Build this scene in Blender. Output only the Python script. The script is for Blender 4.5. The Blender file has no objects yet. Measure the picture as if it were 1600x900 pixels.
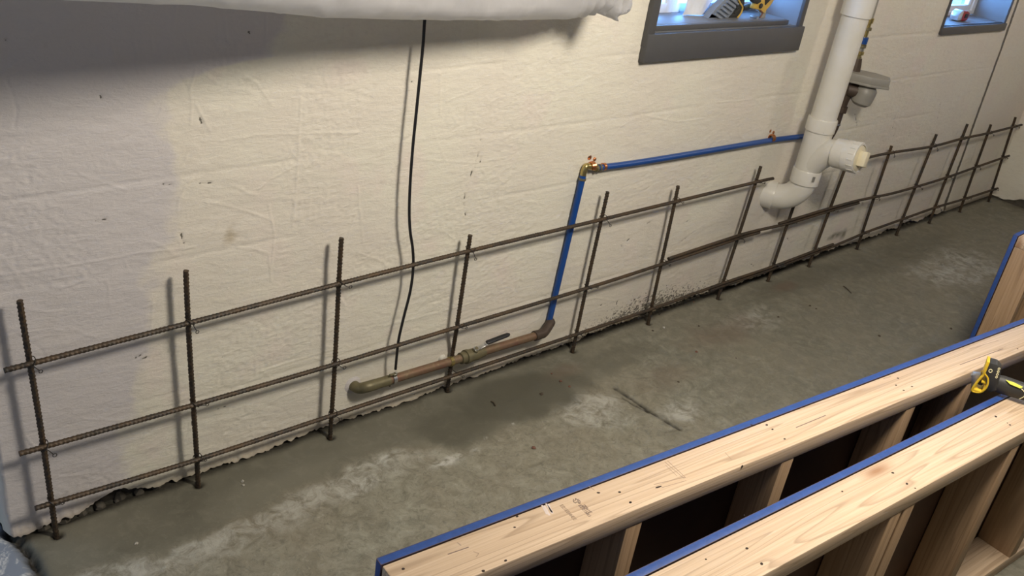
import bpy, bmesh, math, random
import numpy as np
from mathutils import Vector, Matrix
random.seed(7)
SC = bpy.context.scene
COL = SC.collection

# ------------------------------------------------------------------ camera, light, exposure
F_PX = 1439.54
CAM = np.array([0.0, -1.85, 1.6852])
CR = np.array([0.74366, -0.6535465, 0.1408786])
CU = np.array([0.208405, 0.4268314, 0.8799899])
CF = np.array([0.6352458, 0.6250535, -0.4536198])
cam = bpy.data.cameras.new('camera')
cam.sensor_width = 36.0
cam.lens = F_PX / 1600 * 36
cam.clip_start = 0.02
cam_o = bpy.data.objects.new('camera', cam)
COL.objects.link(cam_o)
cam_o.matrix_world = Matrix(((CR[0], CU[0], -CF[0], CAM[0]), (CR[1], CU[1], -CF[1], CAM[1]),
                             (CR[2], CU[2], -CF[2], CAM[2]), (0, 0, 0, 1)))
SC.camera = cam_o

world = bpy.data.worlds.new('world')
SC.world = world
world.use_nodes = True
bg = world.node_tree.nodes['Background']
bg.inputs[0].default_value = (0.16, 0.42, 1.0, 1)
bg.inputs[1].default_value = 34.0

def lamp(name, kind, loc, energy, color, size=0.2, target=None, size_y=None):
    l = bpy.data.lights.new(name, kind)
    l.energy = energy
    l.color = color
    if kind == 'AREA':
        l.size = size
        if size_y:
            l.shape = 'RECTANGLE'; l.size_y = size_y
    else:
        l.shadow_soft_size = size
    o = bpy.data.objects.new(name, l)
    COL.objects.link(o)
    o.location = loc
    if target is not None:
        o.rotation_euler = (Vector(target) - Vector(loc)).to_track_quat('-Z', 'Y').to_euler()
    return o
lamp('ceiling_bulb', 'POINT', (1.72, -1.52, 2.08), 158, (1.0, 0.905, 0.775), 0.18)
lamp('far_fill_added', 'POINT', (4.7, -1.3, 2.15), 30, (1.0, 0.86, 0.74), 0.10)  # added fill lamp, no known bulb there; lifts the dim right end
lamp('left_window_daylight', 'AREA', (-2.3, -1.2, 1.5), 9, (0.64, 0.75, 1.0), 1.5, (1.0, -0.2, 0.7), 1.2)
lamp('doorway_daylight', 'AREA', (-0.9, 1.0, 1.3), 10, (0.62, 0.79, 1.0), 0.8, (0.4, 0.0, 0.2), 1.6)

vs = SC.view_settings
SC.display_settings.display_device = 'sRGB'
vs.view_transform = 'Standard'
vs.look = 'None'
vs.gamma = 1.0
vs.exposure = -0.10
vs.use_curve_mapping = False

# pixel of the 1600x900 photograph -> point of a real plane of the room
def _ray(px, py):
    return CF + CR * (px - 800) / F_PX + CU * (450 - py) / F_PX
def W(px, py, Y=0.04):
    d = _ray(px, py); return CAM + d * (Y - CAM[1]) / d[1]
def FL(px, py, z=0.0):
    d = _ray(px, py); return CAM + d * (z - CAM[2]) / d[2]

# ------------------------------------------------------------------ materials
def new_mat(name):
    m = bpy.data.materials.new(name)
    m.use_nodes = True
    nt = m.node_tree
    return m, nt, nt.nodes['Principled BSDF']
def nd(nt, typ, **kw):
    n = nt.nodes.new(typ)
    for k, v in kw.items():
        if k in ('operation', 'blend_type', 'data_type', 'layer_name', 'attribute_name', 'wave_type', 'bands_direction', 'feature', 'noise_dimensions', 'noise_type', 'interpolation'):
            setattr(n, k, v)
        else:
            n.inputs[k].default_value = v
    return n
def lk(nt, a, b):
    nt.links.new(a, b)
def ramp(nt, fac, stops):
    r = nt.nodes.new('ShaderNodeValToRGB')
    while len(r.color_ramp.elements) < len(stops):
        r.color_ramp.elements.new(0.5)
    for e, (p, c) in zip(r.color_ramp.elements, stops):
        e.position = p
        e.color = (c[0], c[1], c[2], 1) if hasattr(c, '__len__') else (c, c, c, 1)
    lk(nt, fac, r.inputs[0])
    return r.outputs[0]
def mix(nt, fac, a, b, mode='MIX'):
    n = nt.nodes.new('ShaderNodeMix')
    n.data_type = 'RGBA'; n.blend_type = mode
    if isinstance(fac, (int, float)): n.inputs[0].default_value = fac
    else: lk(nt, fac, n.inputs[0])
    for s, v in ((6, a), (7, b)):
        if hasattr(v, '__len__'): n.inputs[s].default_value = (v[0], v[1], v[2], 1)
        else: lk(nt, v, n.inputs[s])
    return n.outputs[2]
def mth(nt, op, a, b=None, clamp=False):
    n = nt.nodes.new('ShaderNodeMath'); n.operation = op; n.use_clamp = clamp
    for s, v in ((0, a), (1, b)):
        if v is None: continue
        if isinstance(v, (int, float)): n.inputs[s].default_value = v
        else: lk(nt, v, n.inputs[s])
    return n.outputs[0]
def coords(nt, scale=(1, 1, 1), loc=(0, 0, 0), rnd=False):
    tc = nt.nodes.new('ShaderNodeTexCoord')
    mp = nt.nodes.new('ShaderNodeMapping')
    mp.inputs['Scale'].default_value = scale
    mp.inputs['Location'].default_value = loc
    lk(nt, tc.outputs['Object'], mp.inputs[0])
    if rnd:
        oi = nt.nodes.new('ShaderNodeObjectInfo')
        v = nt.nodes.new('ShaderNodeVectorMath'); v.operation = 'MULTIPLY_ADD'
        cx = nt.nodes.new('ShaderNodeCombineXYZ')
        for i in range(3): lk(nt, oi.outputs['Random'], cx.inputs[i])
        lk(nt, cx.outputs[0], v.inputs[0])
        v.inputs[1].default_value = (37.0, 19.0, 23.0)
        lk(nt, mp.outputs[0], v.inputs[2])
        return v.outputs[0]
    return mp.outputs[0]
def noise(nt, vec, scale, detail=4.0, rough=0.55, dist=0.0):
    n = nd(nt, 'ShaderNodeTexNoise', Scale=scale, Detail=detail, Roughness=rough, Distortion=dist)
    lk(nt, vec, n.inputs['Vector'])
    return n.outputs['Fac']
def bump(nt, h, strength, dist, prev=None):
    b = nd(nt, 'ShaderNodeBump', Strength=strength, Distance=dist)
    lk(nt, h, b.inputs['Height'])
    if prev is not None: lk(nt, prev, b.inputs['Normal'])
    return b.outputs[0]
def plain(name, col, rough=0.5, metal=0.0, var=0.12, scale=40, bmp=0.0, spec=0.5):
    m, nt, p = new_mat(name)
    v = coords(nt)
    n = noise(nt, v, scale)
    c = mix(nt, n, tuple(x * (1 - var) for x in col), tuple(min(1, x * (1 + var)) for x in col))
    lk(nt, c, p.inputs['Base Color'])
    p.inputs['Roughness'].default_value = rough
    p.inputs['Metallic'].default_value = metal
    p.inputs['Specular IOR Level'].default_value = spec
    if bmp: lk(nt, bump(nt, n, bmp, 0.002), p.inputs['Normal'])
    return m
def attr(nt, name):
    a = nt.nodes.new('ShaderNodeAttribute'); a.attribute_name = name
    s = nt.nodes.new('ShaderNodeSeparateColor')
    lk(nt, a.outputs['Color'], s.inputs[0])
    return s.outputs[0], s.outputs[1], s.outputs[2], a.outputs['Alpha']

def make_wall_mat():
    m, nt, p = new_mat('painted_plaster')
    v = coords(nt)
    st = coords(nt, (1, 1, 3.2))
    base = mix(nt, ramp(nt, noise(nt, v, 2.2, 3), [(0.38, 0), (0.62, 1)]), (0.70, 0.655, 0.57), (0.725, 0.70, 0.595))
    base = mix(nt, ramp(nt, noise(nt, v, 4.5, 5), [(0.55, 0), (0.68, 1)]), base, (0.72, 0.655, 0.58))
    base = mix(nt, ramp(nt, noise(nt, st, 26, 6, 0.65), [(0.30, 0.35), (0.52, 0.0)]), base, (0.60, 0.55, 0.47))
    dirt, smear, green, cool_light = attr(nt, 'stain_and_light')
    base = mix(nt, cool_light, base, (0.60, 0.57, 0.56))  # cooler, dimmer light of the wall's left end mixed into the base colour
    sp = noise(nt, coords(nt, (1, 1, 1.5)), 75, 6, 0.75)
    d = mth(nt, 'GREATER_THAN', mth(nt, 'ADD', dirt, mth(nt, 'MULTIPLY', sp, 0.9)), 0.95)
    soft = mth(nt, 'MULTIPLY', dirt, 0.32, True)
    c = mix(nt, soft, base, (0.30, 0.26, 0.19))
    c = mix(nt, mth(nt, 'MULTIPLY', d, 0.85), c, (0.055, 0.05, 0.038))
    c = mix(nt, mth(nt, 'MULTIPLY', smear, mth(nt, 'ADD', sp, 0.1), True), c, (0.38, 0.30, 0.18))
    c = mix(nt, mth(nt, 'MULTIPLY', green, mth(nt, 'ADD', sp, 0.25), True), c, (0.10, 0.11, 0.06))
    lk(nt, c, p.inputs['Base Color'])
    p.inputs['Roughness'].default_value = 0.55
    p.inputs['Specular IOR Level'].default_value = 0.35
    h1 = noise(nt, coords(nt, (1, 1, 2.6)), 38, 5, 0.6, 0.6)
    b = bump(nt, h1, 0.40, 0.005)
    b = bump(nt, noise(nt, coords(nt, (1, 1, 1.8)), 150, 4, 0.6), 0.35, 0.0018, b)
    b = bump(nt, sp, 0.0, 0.004, b)
    lk(nt, b, p.inputs['Normal'])
    return m

def make_floor_mat():
    m, nt, p = new_mat('concrete_floor')
    v = coords(nt)
    fresh, wet, white, blue = attr(nt, 'zone')
    dark, brown, rough_m, _ = attr(nt, 'mark')
    n1 = noise(nt, v, 3.0, 6, 0.6, 0.4)
    n2 = noise(nt, v, 20, 9, 0.72, 0.7)
    n3 = noise(nt, v, 110, 5, 0.7)
    n4 = noise(nt, v, 55, 6, 0.75, 1.2)
    old = mix(nt, ramp(nt, n2, [(0.34, 0), (0.66, 1)]), (0.165, 0.16, 0.122), (0.335, 0.33, 0.265))
    old = mix(nt, ramp(nt, n1, [(0.35, 0.0), (0.7, 0.6)]), old, (0.225, 0.195, 0.14))
    old = mix(nt, ramp(nt, n3, [(0.28, 0.55), (0.42, 0.0)]), old, (0.13, 0.12, 0.09))
    new = mix(nt, ramp(nt, n1, [(0.35, 0), (0.65, 1)]), (0.118, 0.113, 0.086), (0.175, 0.168, 0.130))
    new = mix(nt, ramp(nt, n3, [(0.62, 0.0), (0.74, 0.35)]), new, (0.36, 0.35, 0.30))
    old = mix(nt, ramp(nt, n4, [(0.36, 0.6), (0.47, 0.0)]), old, (0.125, 0.12, 0.09))
    old = mix(nt, ramp(nt, n4, [(0.58, 0.0), (0.68, 0.45)]), old, (0.44, 0.43, 0.37))
    new = mix(nt, ramp(nt, n2, [(0.50, 0.0), (0.66, 0.4)]), new, (0.235, 0.225, 0.175))
    c = mix(nt, fresh, old, new)
    c = mix(nt, mth(nt, 'MULTIPLY', wet, 0.85), c, (0.085, 0.082, 0.062))
    c = mix(nt, mth(nt, 'MULTIPLY', white, ramp(nt, n2, [(0.40, 0.05), (0.60, 1.0)]), True), c, (0.56, 0.56, 0.52))
    c = mix(nt, mth(nt, 'MULTIPLY', brown, 0.8), c, (0.15, 0.105, 0.075))
    c = mix(nt, blue, c, mix(nt, ramp(nt, n2, [(0.50, 0), (0.60, 1)]), (0.23, 0.27, 0.34), (0.62, 0.64, 0.66)))
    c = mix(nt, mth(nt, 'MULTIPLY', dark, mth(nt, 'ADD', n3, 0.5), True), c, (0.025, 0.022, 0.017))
    lk(nt, c, p.inputs['Base Color'])
    rr = mth(nt, 'SUBTRACT', 0.62, mth(nt, 'MULTIPLY', wet, 0.22))
    lk(nt, rr, p.inputs['Roughness'])
    p.inputs['Specular IOR Level'].default_value = 0.4
    inv = mth(nt, 'SUBTRACT', 1.0, mth(nt, 'MULTIPLY', fresh, 0.8))
    h = mth(nt, 'MULTIPLY', n2, inv)
    b = bump(nt, h, 0.5, 0.010)
    b = bump(nt, n3, 0.25, 0.003, b)
    b = bump(nt, mth(nt, 'MULTIPLY', n4, inv), 0.4, 0.004, b)
    lk(nt, b, p.inputs['Normal'])
    return m

def make_wood(name, axis, lo=(0.45, 0.315, 0.20), hi=(0.64, 0.495, 0.35)):
    m, nt, p = new_mat(name)
    s = {'X': (2.2, 120, 120), 'Z': (120, 120, 2.2)}[axis]
    v = coords(nt, s, rnd=True)
    n = noise(nt, v, 1.0, 5, 0.55, 0.9)
    v2 = coords(nt, {'X': (0.55, 15, 15), 'Z': (15, 15, 0.55)}[axis], rnd=True)
    w = nd(nt, 'ShaderNodeTexNoise', Scale=1.0, Detail=2.0, Distortion=0.4)
    lk(nt, v2, w.inputs['Vector'])
    rings = mth(nt, 'FRACT', mth(nt, 'MULTIPLY', w.outputs['Fac'], 11.0))
    c = mix(nt, ramp(nt, n, [(0.25, 0.15), (0.62, 1)]), lo, hi)
    c = mix(nt, ramp(nt, rings, [(0.0, 0.0), (0.72, 0.10), (0.93, 0.62), (1.0, 0.0)]), c, tuple(k * 0.72 for k in lo))
    vo = nd(nt, 'ShaderNodeTexVoronoi', Scale=1.0)
    lk(nt, coords(nt, {'X': (2.3, 9, 3), 'Z': (9, 3, 2.3)}[axis], rnd=True), vo.inputs['Vector'])
    c = mix(nt, ramp(nt, vo.outputs['Distance'], [(0.03, 0.85), (0.11, 0.25), (0.16, 0.0)]), c, (0.30, 0.15, 0.07))
    lk(nt, c, p.inputs['Base Color'])
    p.inputs['Roughness'].default_value = 0.55
    p.inputs['Specular IOR Level'].default_value = 0.3
    lk(nt, bump(nt, n, 0.18, 0.002), p.inputs['Normal'])
    return m

def make_rebar_mat():
    m, nt, p = new_mat('rusty_steel')
    v = coords(nt)
    n = noise(nt, v, 9, 5, 0.6)
    n2 = noise(nt, v, 130, 4, 0.6)
    c = mix(nt, ramp(nt, n, [(0.40, 0), (0.68, 1)]), (0.034, 0.030, 0.025), (0.085, 0.055, 0.030))
    c = mix(nt, ramp(nt, n2, [(0.45, 0), (0.75, 0.7)]), c, (0.13, 0.080, 0.040))
    lk(nt, c, p.inputs['Base Color'])
    p.inputs['Metallic'].default_value = 0.35
    p.inputs['Roughness'].default_value = 0.55
    lk(nt, bump(nt, n2, 0.3, 0.001), p.inputs['Normal'])
    return m

def make_copper():
    m, nt, p = new_mat('aged_copper')
    v = coords(nt)
    n = noise(nt, v, 14, 5, 0.6)
    n2 = noise(nt, v, 80, 4)
    c = mix(nt, ramp(nt, n, [(0.36, 0), (0.62, 1)]), (0.205, 0.105, 0.070), (0.22, 0.165, 0.10))
    c = mix(nt, ramp(nt, n2, [(0.6, 0), (0.8, 0.6)]), c, (0.42, 0.34, 0.22))
    lk(nt, c, p.inputs['Base Color'])
    p.inputs['Metallic'].default_value = 0.45
    p.inputs['Roughness'].default_value = 0.5
    return m

def make_pvc():
    m, nt, p = new_mat('white_pvc')
    v = coords(nt)
    n = noise(nt, v, 10, 4)
    c = mix(nt, ramp(nt, n, [(0.35, 0), (0.7, 1)]), (0.62, 0.60, 0.53), (0.66, 0.645, 0.60))
    c = mix(nt, ramp(nt, noise(nt, v, 45, 5, 0.7), [(0.27, 0.7), (0.34, 0)]), c, (0.45, 0.40, 0.30))
    lk(nt, c, p.inputs['Base Color'])
    p.inputs['Roughness'].default_value = 0.28
    return m

def make_plastic():
    m, nt, p = new_mat('white_poly_sheet')
    out = nt.nodes['Material Output']
    v = coords(nt)
    n = noise(nt, v, 16, 5, 0.6, 0.5)
    c = mix(nt, n, (0.50, 0.50, 0.52), (0.64, 0.64, 0.66))
    lk(nt, c, p.inputs['Base Color'])
    p.inputs['Roughness'].default_value = 0.28
    lk(nt, bump(nt, n, 0.25, 0.006), p.inputs['Normal'])
    tr = nt.nodes.new('ShaderNodeBsdfTranslucent')
    tr.inputs[0].default_value = (0.75, 0.75, 0.74, 1)
    mx = nt.nodes.new('ShaderNodeMixShader')
    mx.inputs[0].default_value = 0.5
    lk(nt, p.outputs[0], mx.inputs[1]); lk(nt, tr.outputs[0], mx.inputs[2])
    lk(nt, mx.outputs[0], out.inputs[0])
    return m

def make_glass():
    m, nt, p = new_mat('window_glass')
    out = nt.nodes['Material Output']
    t = nt.nodes.new('ShaderNodeBsdfTransparent')
    t.inputs[0].default_value = (0.95, 0.97, 0.97, 1)
    g = nt.nodes.new('ShaderNodeBsdfGlossy')
    g.inputs['Roughness'].default_value = 0.03
    mx = nt.nodes.new('ShaderNodeMixShader'); mx.inputs[0].default_value = 0.06
    lk(nt, t.outputs[0], mx.inputs[1]); lk(nt, g.outputs[0], mx.inputs[2])
    lk(nt, mx.outputs[0], out.inputs[0])
    return m

M = dict(
    wall=make_wall_mat(), floor=make_floor_mat(), rebar=make_rebar_mat(), copper=make_copper(), pvc=make_pvc(),
    plastic=make_plastic(), glass=make_glass(),
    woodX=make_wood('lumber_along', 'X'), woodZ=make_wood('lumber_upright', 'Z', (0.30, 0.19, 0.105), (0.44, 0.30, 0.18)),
    ply=plain('dark_plywood', (0.085, 0.045, 0.027), 0.6, var=0.35, scale=9),
    blue=plain('blue_edge_paint', (0.020, 0.065, 0.25), 0.55, var=0.35, scale=70, bmp=0.3),
    ink=plain('stamp_ink', (0.17, 0.12, 0.10), 0.8),
    inkfaint=plain('faint_stamp_ink', (0.34, 0.25, 0.18), 0.8),
    chalk=plain('pale_chalk', (0.60, 0.51, 0.46), 0.8, var=0.1, scale=90),
    hole=plain('nail_hole', (0.03, 0.018, 0.012), 0.9),
    wire=plain('tie_wire_steel', (0.05, 0.045, 0.04), 0.5, 0.6),
    pex=plain('blue_pipe_plastic', (0.010, 0.060, 0.25), 0.35, var=0.1),
    brass=plain('brass', (0.50, 0.40, 0.16), 0.3, 0.9),
    brightcopper=plain('bright_copper', (0.62, 0.27, 0.12), 0.28, 0.9),
    bronze=plain('green_bronze', (0.17, 0.15, 0.085), 0.5, 0.4, var=0.3, scale=60),
    darkiron=plain('dark_pipe_iron', (0.075, 0.055, 0.042), 0.55, 0.3, var=0.3),
    steel=plain('zinc_steel', (0.55, 0.55, 0.53), 0.3, 0.9),
    black=plain('black_rubber', (0.012, 0.012, 0.014), 0.45),
    grip=plain('black_grip', (0.03, 0.03, 0.028), 0.55),
    yellow=plain('yellow_plastic', (0.72, 0.48, 0.03), 0.4),
    lime=plain('lime_plastic', (0.68, 0.72, 0.09), 0.45),
    gold=plain('gold_plastic', (0.50, 0.33, 0.07), 0.4),
    cream=plain('cream_print', (0.80, 0.74, 0.45), 0.5),
    trim=plain('dark_grey_trim_paint', (0.075, 0.075, 0.078), 0.45, var=0.08, bmp=0.1),
    jamb=plain('grey_jamb_paint', (0.17, 0.175, 0.18), 0.45, var=0.06),
    vinyl=plain('white_sash_vinyl', (0.72, 0.75, 0.78), 0.35, var=0.04),
    greyplastic=plain('grey_plastic', (0.27, 0.26, 0.23), 0.45, var=0.1),
    greyfin=plain('blue_grey_plastic', (0.20, 0.23, 0.28), 0.45),
    bag=plain('white_film', (0.72, 0.74, 0.78), 0.4, var=0.12, scale=30, bmp=0.5),
    red=plain('red_plastic', (0.30, 0.02, 0.025), 0.35),
    chrome=plain('silver_plastic', (0.60, 0.62, 0.65), 0.25, 0.6),
    cap=plain('cream_plug', (0.74, 0.67, 0.48), 0.4),
    dirt=plain('dark_mortar', (0.085, 0.075, 0.058), 0.9, var=0.5, scale=60, bmp=0.8),
    mortar=plain('crumbly_mortar', (0.36, 0.33, 0.27), 0.9, var=0.4, scale=60, bmp=0.8),
    drywall=plain('room_paint', (0.15, 0.145, 0.14), 0.7, var=0.05),
    rightwall=plain('smooth_grey_plaster', (0.62, 0.60, 0.58), 0.6, var=0.08, scale=7, bmp=0.15),
    twig=plain('twig', (0.06, 0.045, 0.03), 0.8), crumb=plain('brick_crumb', (0.16, 0.075, 0.05), 0.9),
    pebble=plain('pale_pebble', (0.42, 0.40, 0.35), 0.9),
)

# ------------------------------------------------------------------ object helpers
def tag(o, label=None, cat=None, group=None, kind=None):
    if label: o['label'] = label
    if cat: o['category'] = cat
    if group: o['group'] = group
    if kind: o['kind'] = kind
    return o
def thing(name, loc=(0, 0, 0), label=None, cat=None, group=None, kind=None, rz=0.0):
    o = bpy.data.objects.new(name, None)
    o.empty_display_size = 0.05
    COL.objects.link(o)
    o.location = loc
    o.rotation_euler = (0, 0, rz)
    return tag(o, label, cat, group, kind)
def root_mat(o):
    m = Matrix.Translation(o.location) @ o.rotation_euler.to_matrix().to_4x4()
    if o.parent is not None:
        m = root_mat(o.parent) @ o.matrix_parent_inverse @ m
    return m
def vec(a):
    return Vector((float(a[0]), float(a[1]), float(a[2])))
def frame_of(d):
    d = d.normalized()
    a = Vector((0, 0, 1)) if abs(d.z) < 0.9 else Vector((1, 0, 0))
    u = d.cross(a).normalized()
    return u, d.cross(u).normalized()

class MB:
    def __init__(self):
        self.bm = bmesh.new()
        self.slots = []
    def _mi(self, mat):
        if mat not in self.slots: self.slots.append(mat)
        return self.slots.index(mat)
    def box(self, c, s, mat, rot=None, bev=0.0):
        r = bmesh.ops.create_cube(self.bm, size=1.0)
        mt = Matrix.Translation(vec(c)) @ (rot.to_4x4() if rot else Matrix.Identity(4)) @ Matrix.Diagonal((s[0], s[1], s[2], 1))
        bmesh.ops.transform(self.bm, matrix=mt, verts=r['verts'])
        i = self._mi(mat)
        for f in set(f for v in r['verts'] for f in v.link_faces): f.material_index = i
        if bev:
            es = list(set(e for v in r['verts'] for e in v.link_edges))
            bmesh.ops.bevel(self.bm, geom=es, offset=bev, segments=2, affect='EDGES', profile=0.5)
        return self
    def rings(self, rings, mat, cap=True, closed=False):
        i = self._mi(mat)
        R = [[self.bm.verts.new(p) for p in r] for r in rings]
        n = len(R[0])
        m = len(R)
        for a in range(m if closed else m - 1):
            A, B = R[a], R[(a + 1) % m]
            for k in range(n):
                f = self.bm.faces.new((A[k], A[(k + 1) % n], B[(k + 1) % n], B[k])); f.material_index = i
        if cap and not closed:
            for r in (R[0][::-1], R[-1]):
                f = self.bm.faces.new(r); f.material_index = i
        return self
    def tube(self, pts, rad, mat, seg=10, cap=True, closed=False, rib=0.0, pitch=0.009):
        P = [vec(p) for p in pts]
        n = len(P)
        u = None
        rings = []
        s = 0.0
        for k in range(n):
            if closed: d = P[(k + 1) % n] - P[k - 1]
            else: d = P[min(k + 1, n - 1)] - P[max(k - 1, 0)]
            d.normalize()
            if u is None: u, v = frame_of(d)
            else:
                u = (u - d * u.dot(d)).normalized()
            v = d.cross(u)
            if k: s += (P[k] - P[k - 1]).length
            r = rad[k] if hasattr(rad, '__len__') else rad
            ring = []
            for j in range(seg):
                a = 2 * math.pi * j / seg
                rr = r
                if rib:
                    ph = (s / pitch + j / seg * 1.0) % 1.0
                    rr = r + (rib if ph < 0.34 else 0.0)
                    if j == 0 or j == seg // 2: rr = r + rib
                ring.append(P[k] + (u * math.cos(a) + v * math.sin(a)) * rr)
            rings.append(ring)
        return self.rings(rings, mat, cap, closed)
    def lathe(self, o, axis, prof, mat, seg=24, cap=True):
        o = vec(o); d = vec(axis).normalized()
        u, v = frame_of(d)
        rings = [[o + d * t + (u * math.cos(2 * math.pi * j / seg) + v * math.sin(2 * math.pi * j / seg)) * max(r, 1e-5)
                  for j in range(seg)] for t, r in prof]
        return self.rings(rings, mat, cap)
    def prism(self, pts, ext, mat, bev=0.0):
        e = vec(ext)
        i = self._mi(mat)
        A = [self.bm.verts.new(vec(p)) for p in pts]
        B = [self.bm.verts.new(vec(p) + e) for p in pts]
        n = len(A)
        fs = [self.bm.faces.new(A[::-1]), self.bm.faces.new(B)]
        for k in range(n):
            fs.append(self.bm.faces.new((A[k], A[(k + 1) % n], B[(k + 1) % n], B[k])))
        for f in fs: f.material_index = i
        if bev:
            es = list(set(x for f in fs for x in f.edges))
            bmesh.ops.bevel(self.bm, geom=es, offset=bev, segments=2, affect='EDGES', profile=0.5)
        return self
    def build(self, name, parent=None, local=False, ang=38, sharp=True):
        bmesh.ops.recalc_face_normals(self.bm, faces=self.bm.faces)
        me = bpy.data.meshes.new(name)
        self.bm.to_mesh(me); self.bm.free()
        for m in self.slots: me.materials.append(M[m])
        me.shade_smooth()
        if sharp: me.set_sharp_from_angle(angle=math.radians(ang))
        o = bpy.data.objects.new(name, me)
        COL.objects.link(o)
        if parent is not None:
            o.parent = parent
            if not local: o.matrix_parent_inverse = root_mat(parent).inverted()
        return o
def place_origin(o, p):
    """move a top-level mesh's origin to p, geometry staying where it is"""
    o.data.transform(Matrix.Translation(-vec(p)))
    o.location = vec(p)
    return o

def catmull(pts, n=8):
    P = [np.array(p, float) for p in pts]
    P = [2 * P[0] - P[1]] + P + [2 * P[-1] - P[-2]]
    out = []
    for i in range(1, len(P) - 2):
        for k in range(n):
            t = k / n
            a, b, c, d = P[i - 1:i + 3]
            out.append(0.5 * ((2 * b) + (c - a) * t + (2 * a - 5 * b + 4 * c - d) * t * t + (-a + 3 * b - 3 * c + d) * t ** 3))
    out.append(P[-2])
    return out
def lin(pts, step):
    out = [np.array(pts[0], float)]
    for a, b in zip(pts[:-1], pts[1:]):
        a = np.array(a, float); b = np.array(b, float)
        n = max(1, int(np.linalg.norm(b - a) / step))
        for k in range(1, n + 1): out.append(a + (b - a) * k / n)
    return out

# numpy value noise for modelled relief
def vn(x, y, seed=0.0):
    ix, iy = np.floor(x), np.floor(y)
    fx, fy = x - ix, y - iy
    fx = fx * fx * (3 - 2 * fx); fy = fy * fy * (3 - 2 * fy)
    def h(a, b):
        s = np.sin(a * 127.1 + b * 311.7 + seed * 74.7) * 43758.5453
        return s - np.floor(s)
    return (h(ix, iy) * (1 - fx) + h(ix + 1, iy) * fx) * (1 - fy) + (h(ix, iy + 1) * (1 - fx) + h(ix + 1, iy + 1) * fx) * fy
def fbm(x, y, seed=0.0, oct=4):
    s = 0; a = 0.5
    for o in range(oct):
        s = s + a * vn(x * 2 ** o, y * 2 ** o, seed + o * 3.1); a *= 0.5
    return s / (1 - 0.5 ** oct)
def sstep(a, b, x):
    t = np.clip((x - a) / (b - a), 0, 1)
    return t * t * (3 - 2 * t)
def poly_dist(A, B, pts):
    """distance in the plane (A,B) of every grid point to the polyline; only near points are exact"""
    d = np.full(A.shape, 9.0)
    for (a0, b0), (a1, b1) in zip(pts[:-1], pts[1:]):
        dx, dy = a1 - a0, b1 - b0
        L2 = dx * dx + dy * dy + 1e-12
        sel = (A > min(a0, a1) - 0.06) & (A < max(a0, a1) + 0.06) & (B > min(b0, b1) - 0.06) & (B < max(b0, b1) + 0.06)
        if not sel.any(): continue
        a, b = A[sel], B[sel]
        t = np.clip(((a - a0) * dx + (b - b0) * dy) / L2, 0, 1)
        q = np.hypot(a - a0 - t * dx, b - b0 - t * dy)
        d[sel] = np.minimum(d[sel], q)
    return d
def grid_mesh(name, V, keep, colors, mats):
    """V: (n, m, 3) vertices; keep: (n-1, m-1) which quads exist"""
    n, m, _ = V.shape
    idx = np.arange(n * m).reshape(n, m)
    q = np.stack([idx[:-1, :-1], idx[1:, :-1], idx[1:, 1:], idx[:-1, 1:]], -1)[keep]
    me = bpy.data.meshes.new(name)
    me.vertices.add(n * m)
    me.vertices.foreach_set('co', V.reshape(-1).astype(np.float32))
    me.loops.add(q.size); me.polygons.add(len(q))
    me.loops.foreach_set('vertex_index', q.reshape(-1).astype(np.int32))
    me.polygons.foreach_set('loop_start', np.arange(0, q.size, 4, dtype=np.int32))
    for an, arr in colors.items():
        ca = me.color_attributes.new(an, 'FLOAT_COLOR', 'POINT')
        ca.data.foreach_set('color', arr.reshape(-1).astype(np.float32))
    me.update(calc_edges=True)
    me.validate()
    for k in mats: me.materials.append(M[k])
    me.shade_smooth()
    return me

# ------------------------------------------------------------------ setting: back wall
WY = 0.04                     # face of the plaster
X0, X1 = 0.385, 5.98          # left end of the wall, right corner
CEIL = 2.35
W1 = (2.345, 3.205, 1.075, 1.75)      # window openings: x0 x1 z0 z1
W2 = (4.448, 5.172, 1.075, 1.75)

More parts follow.
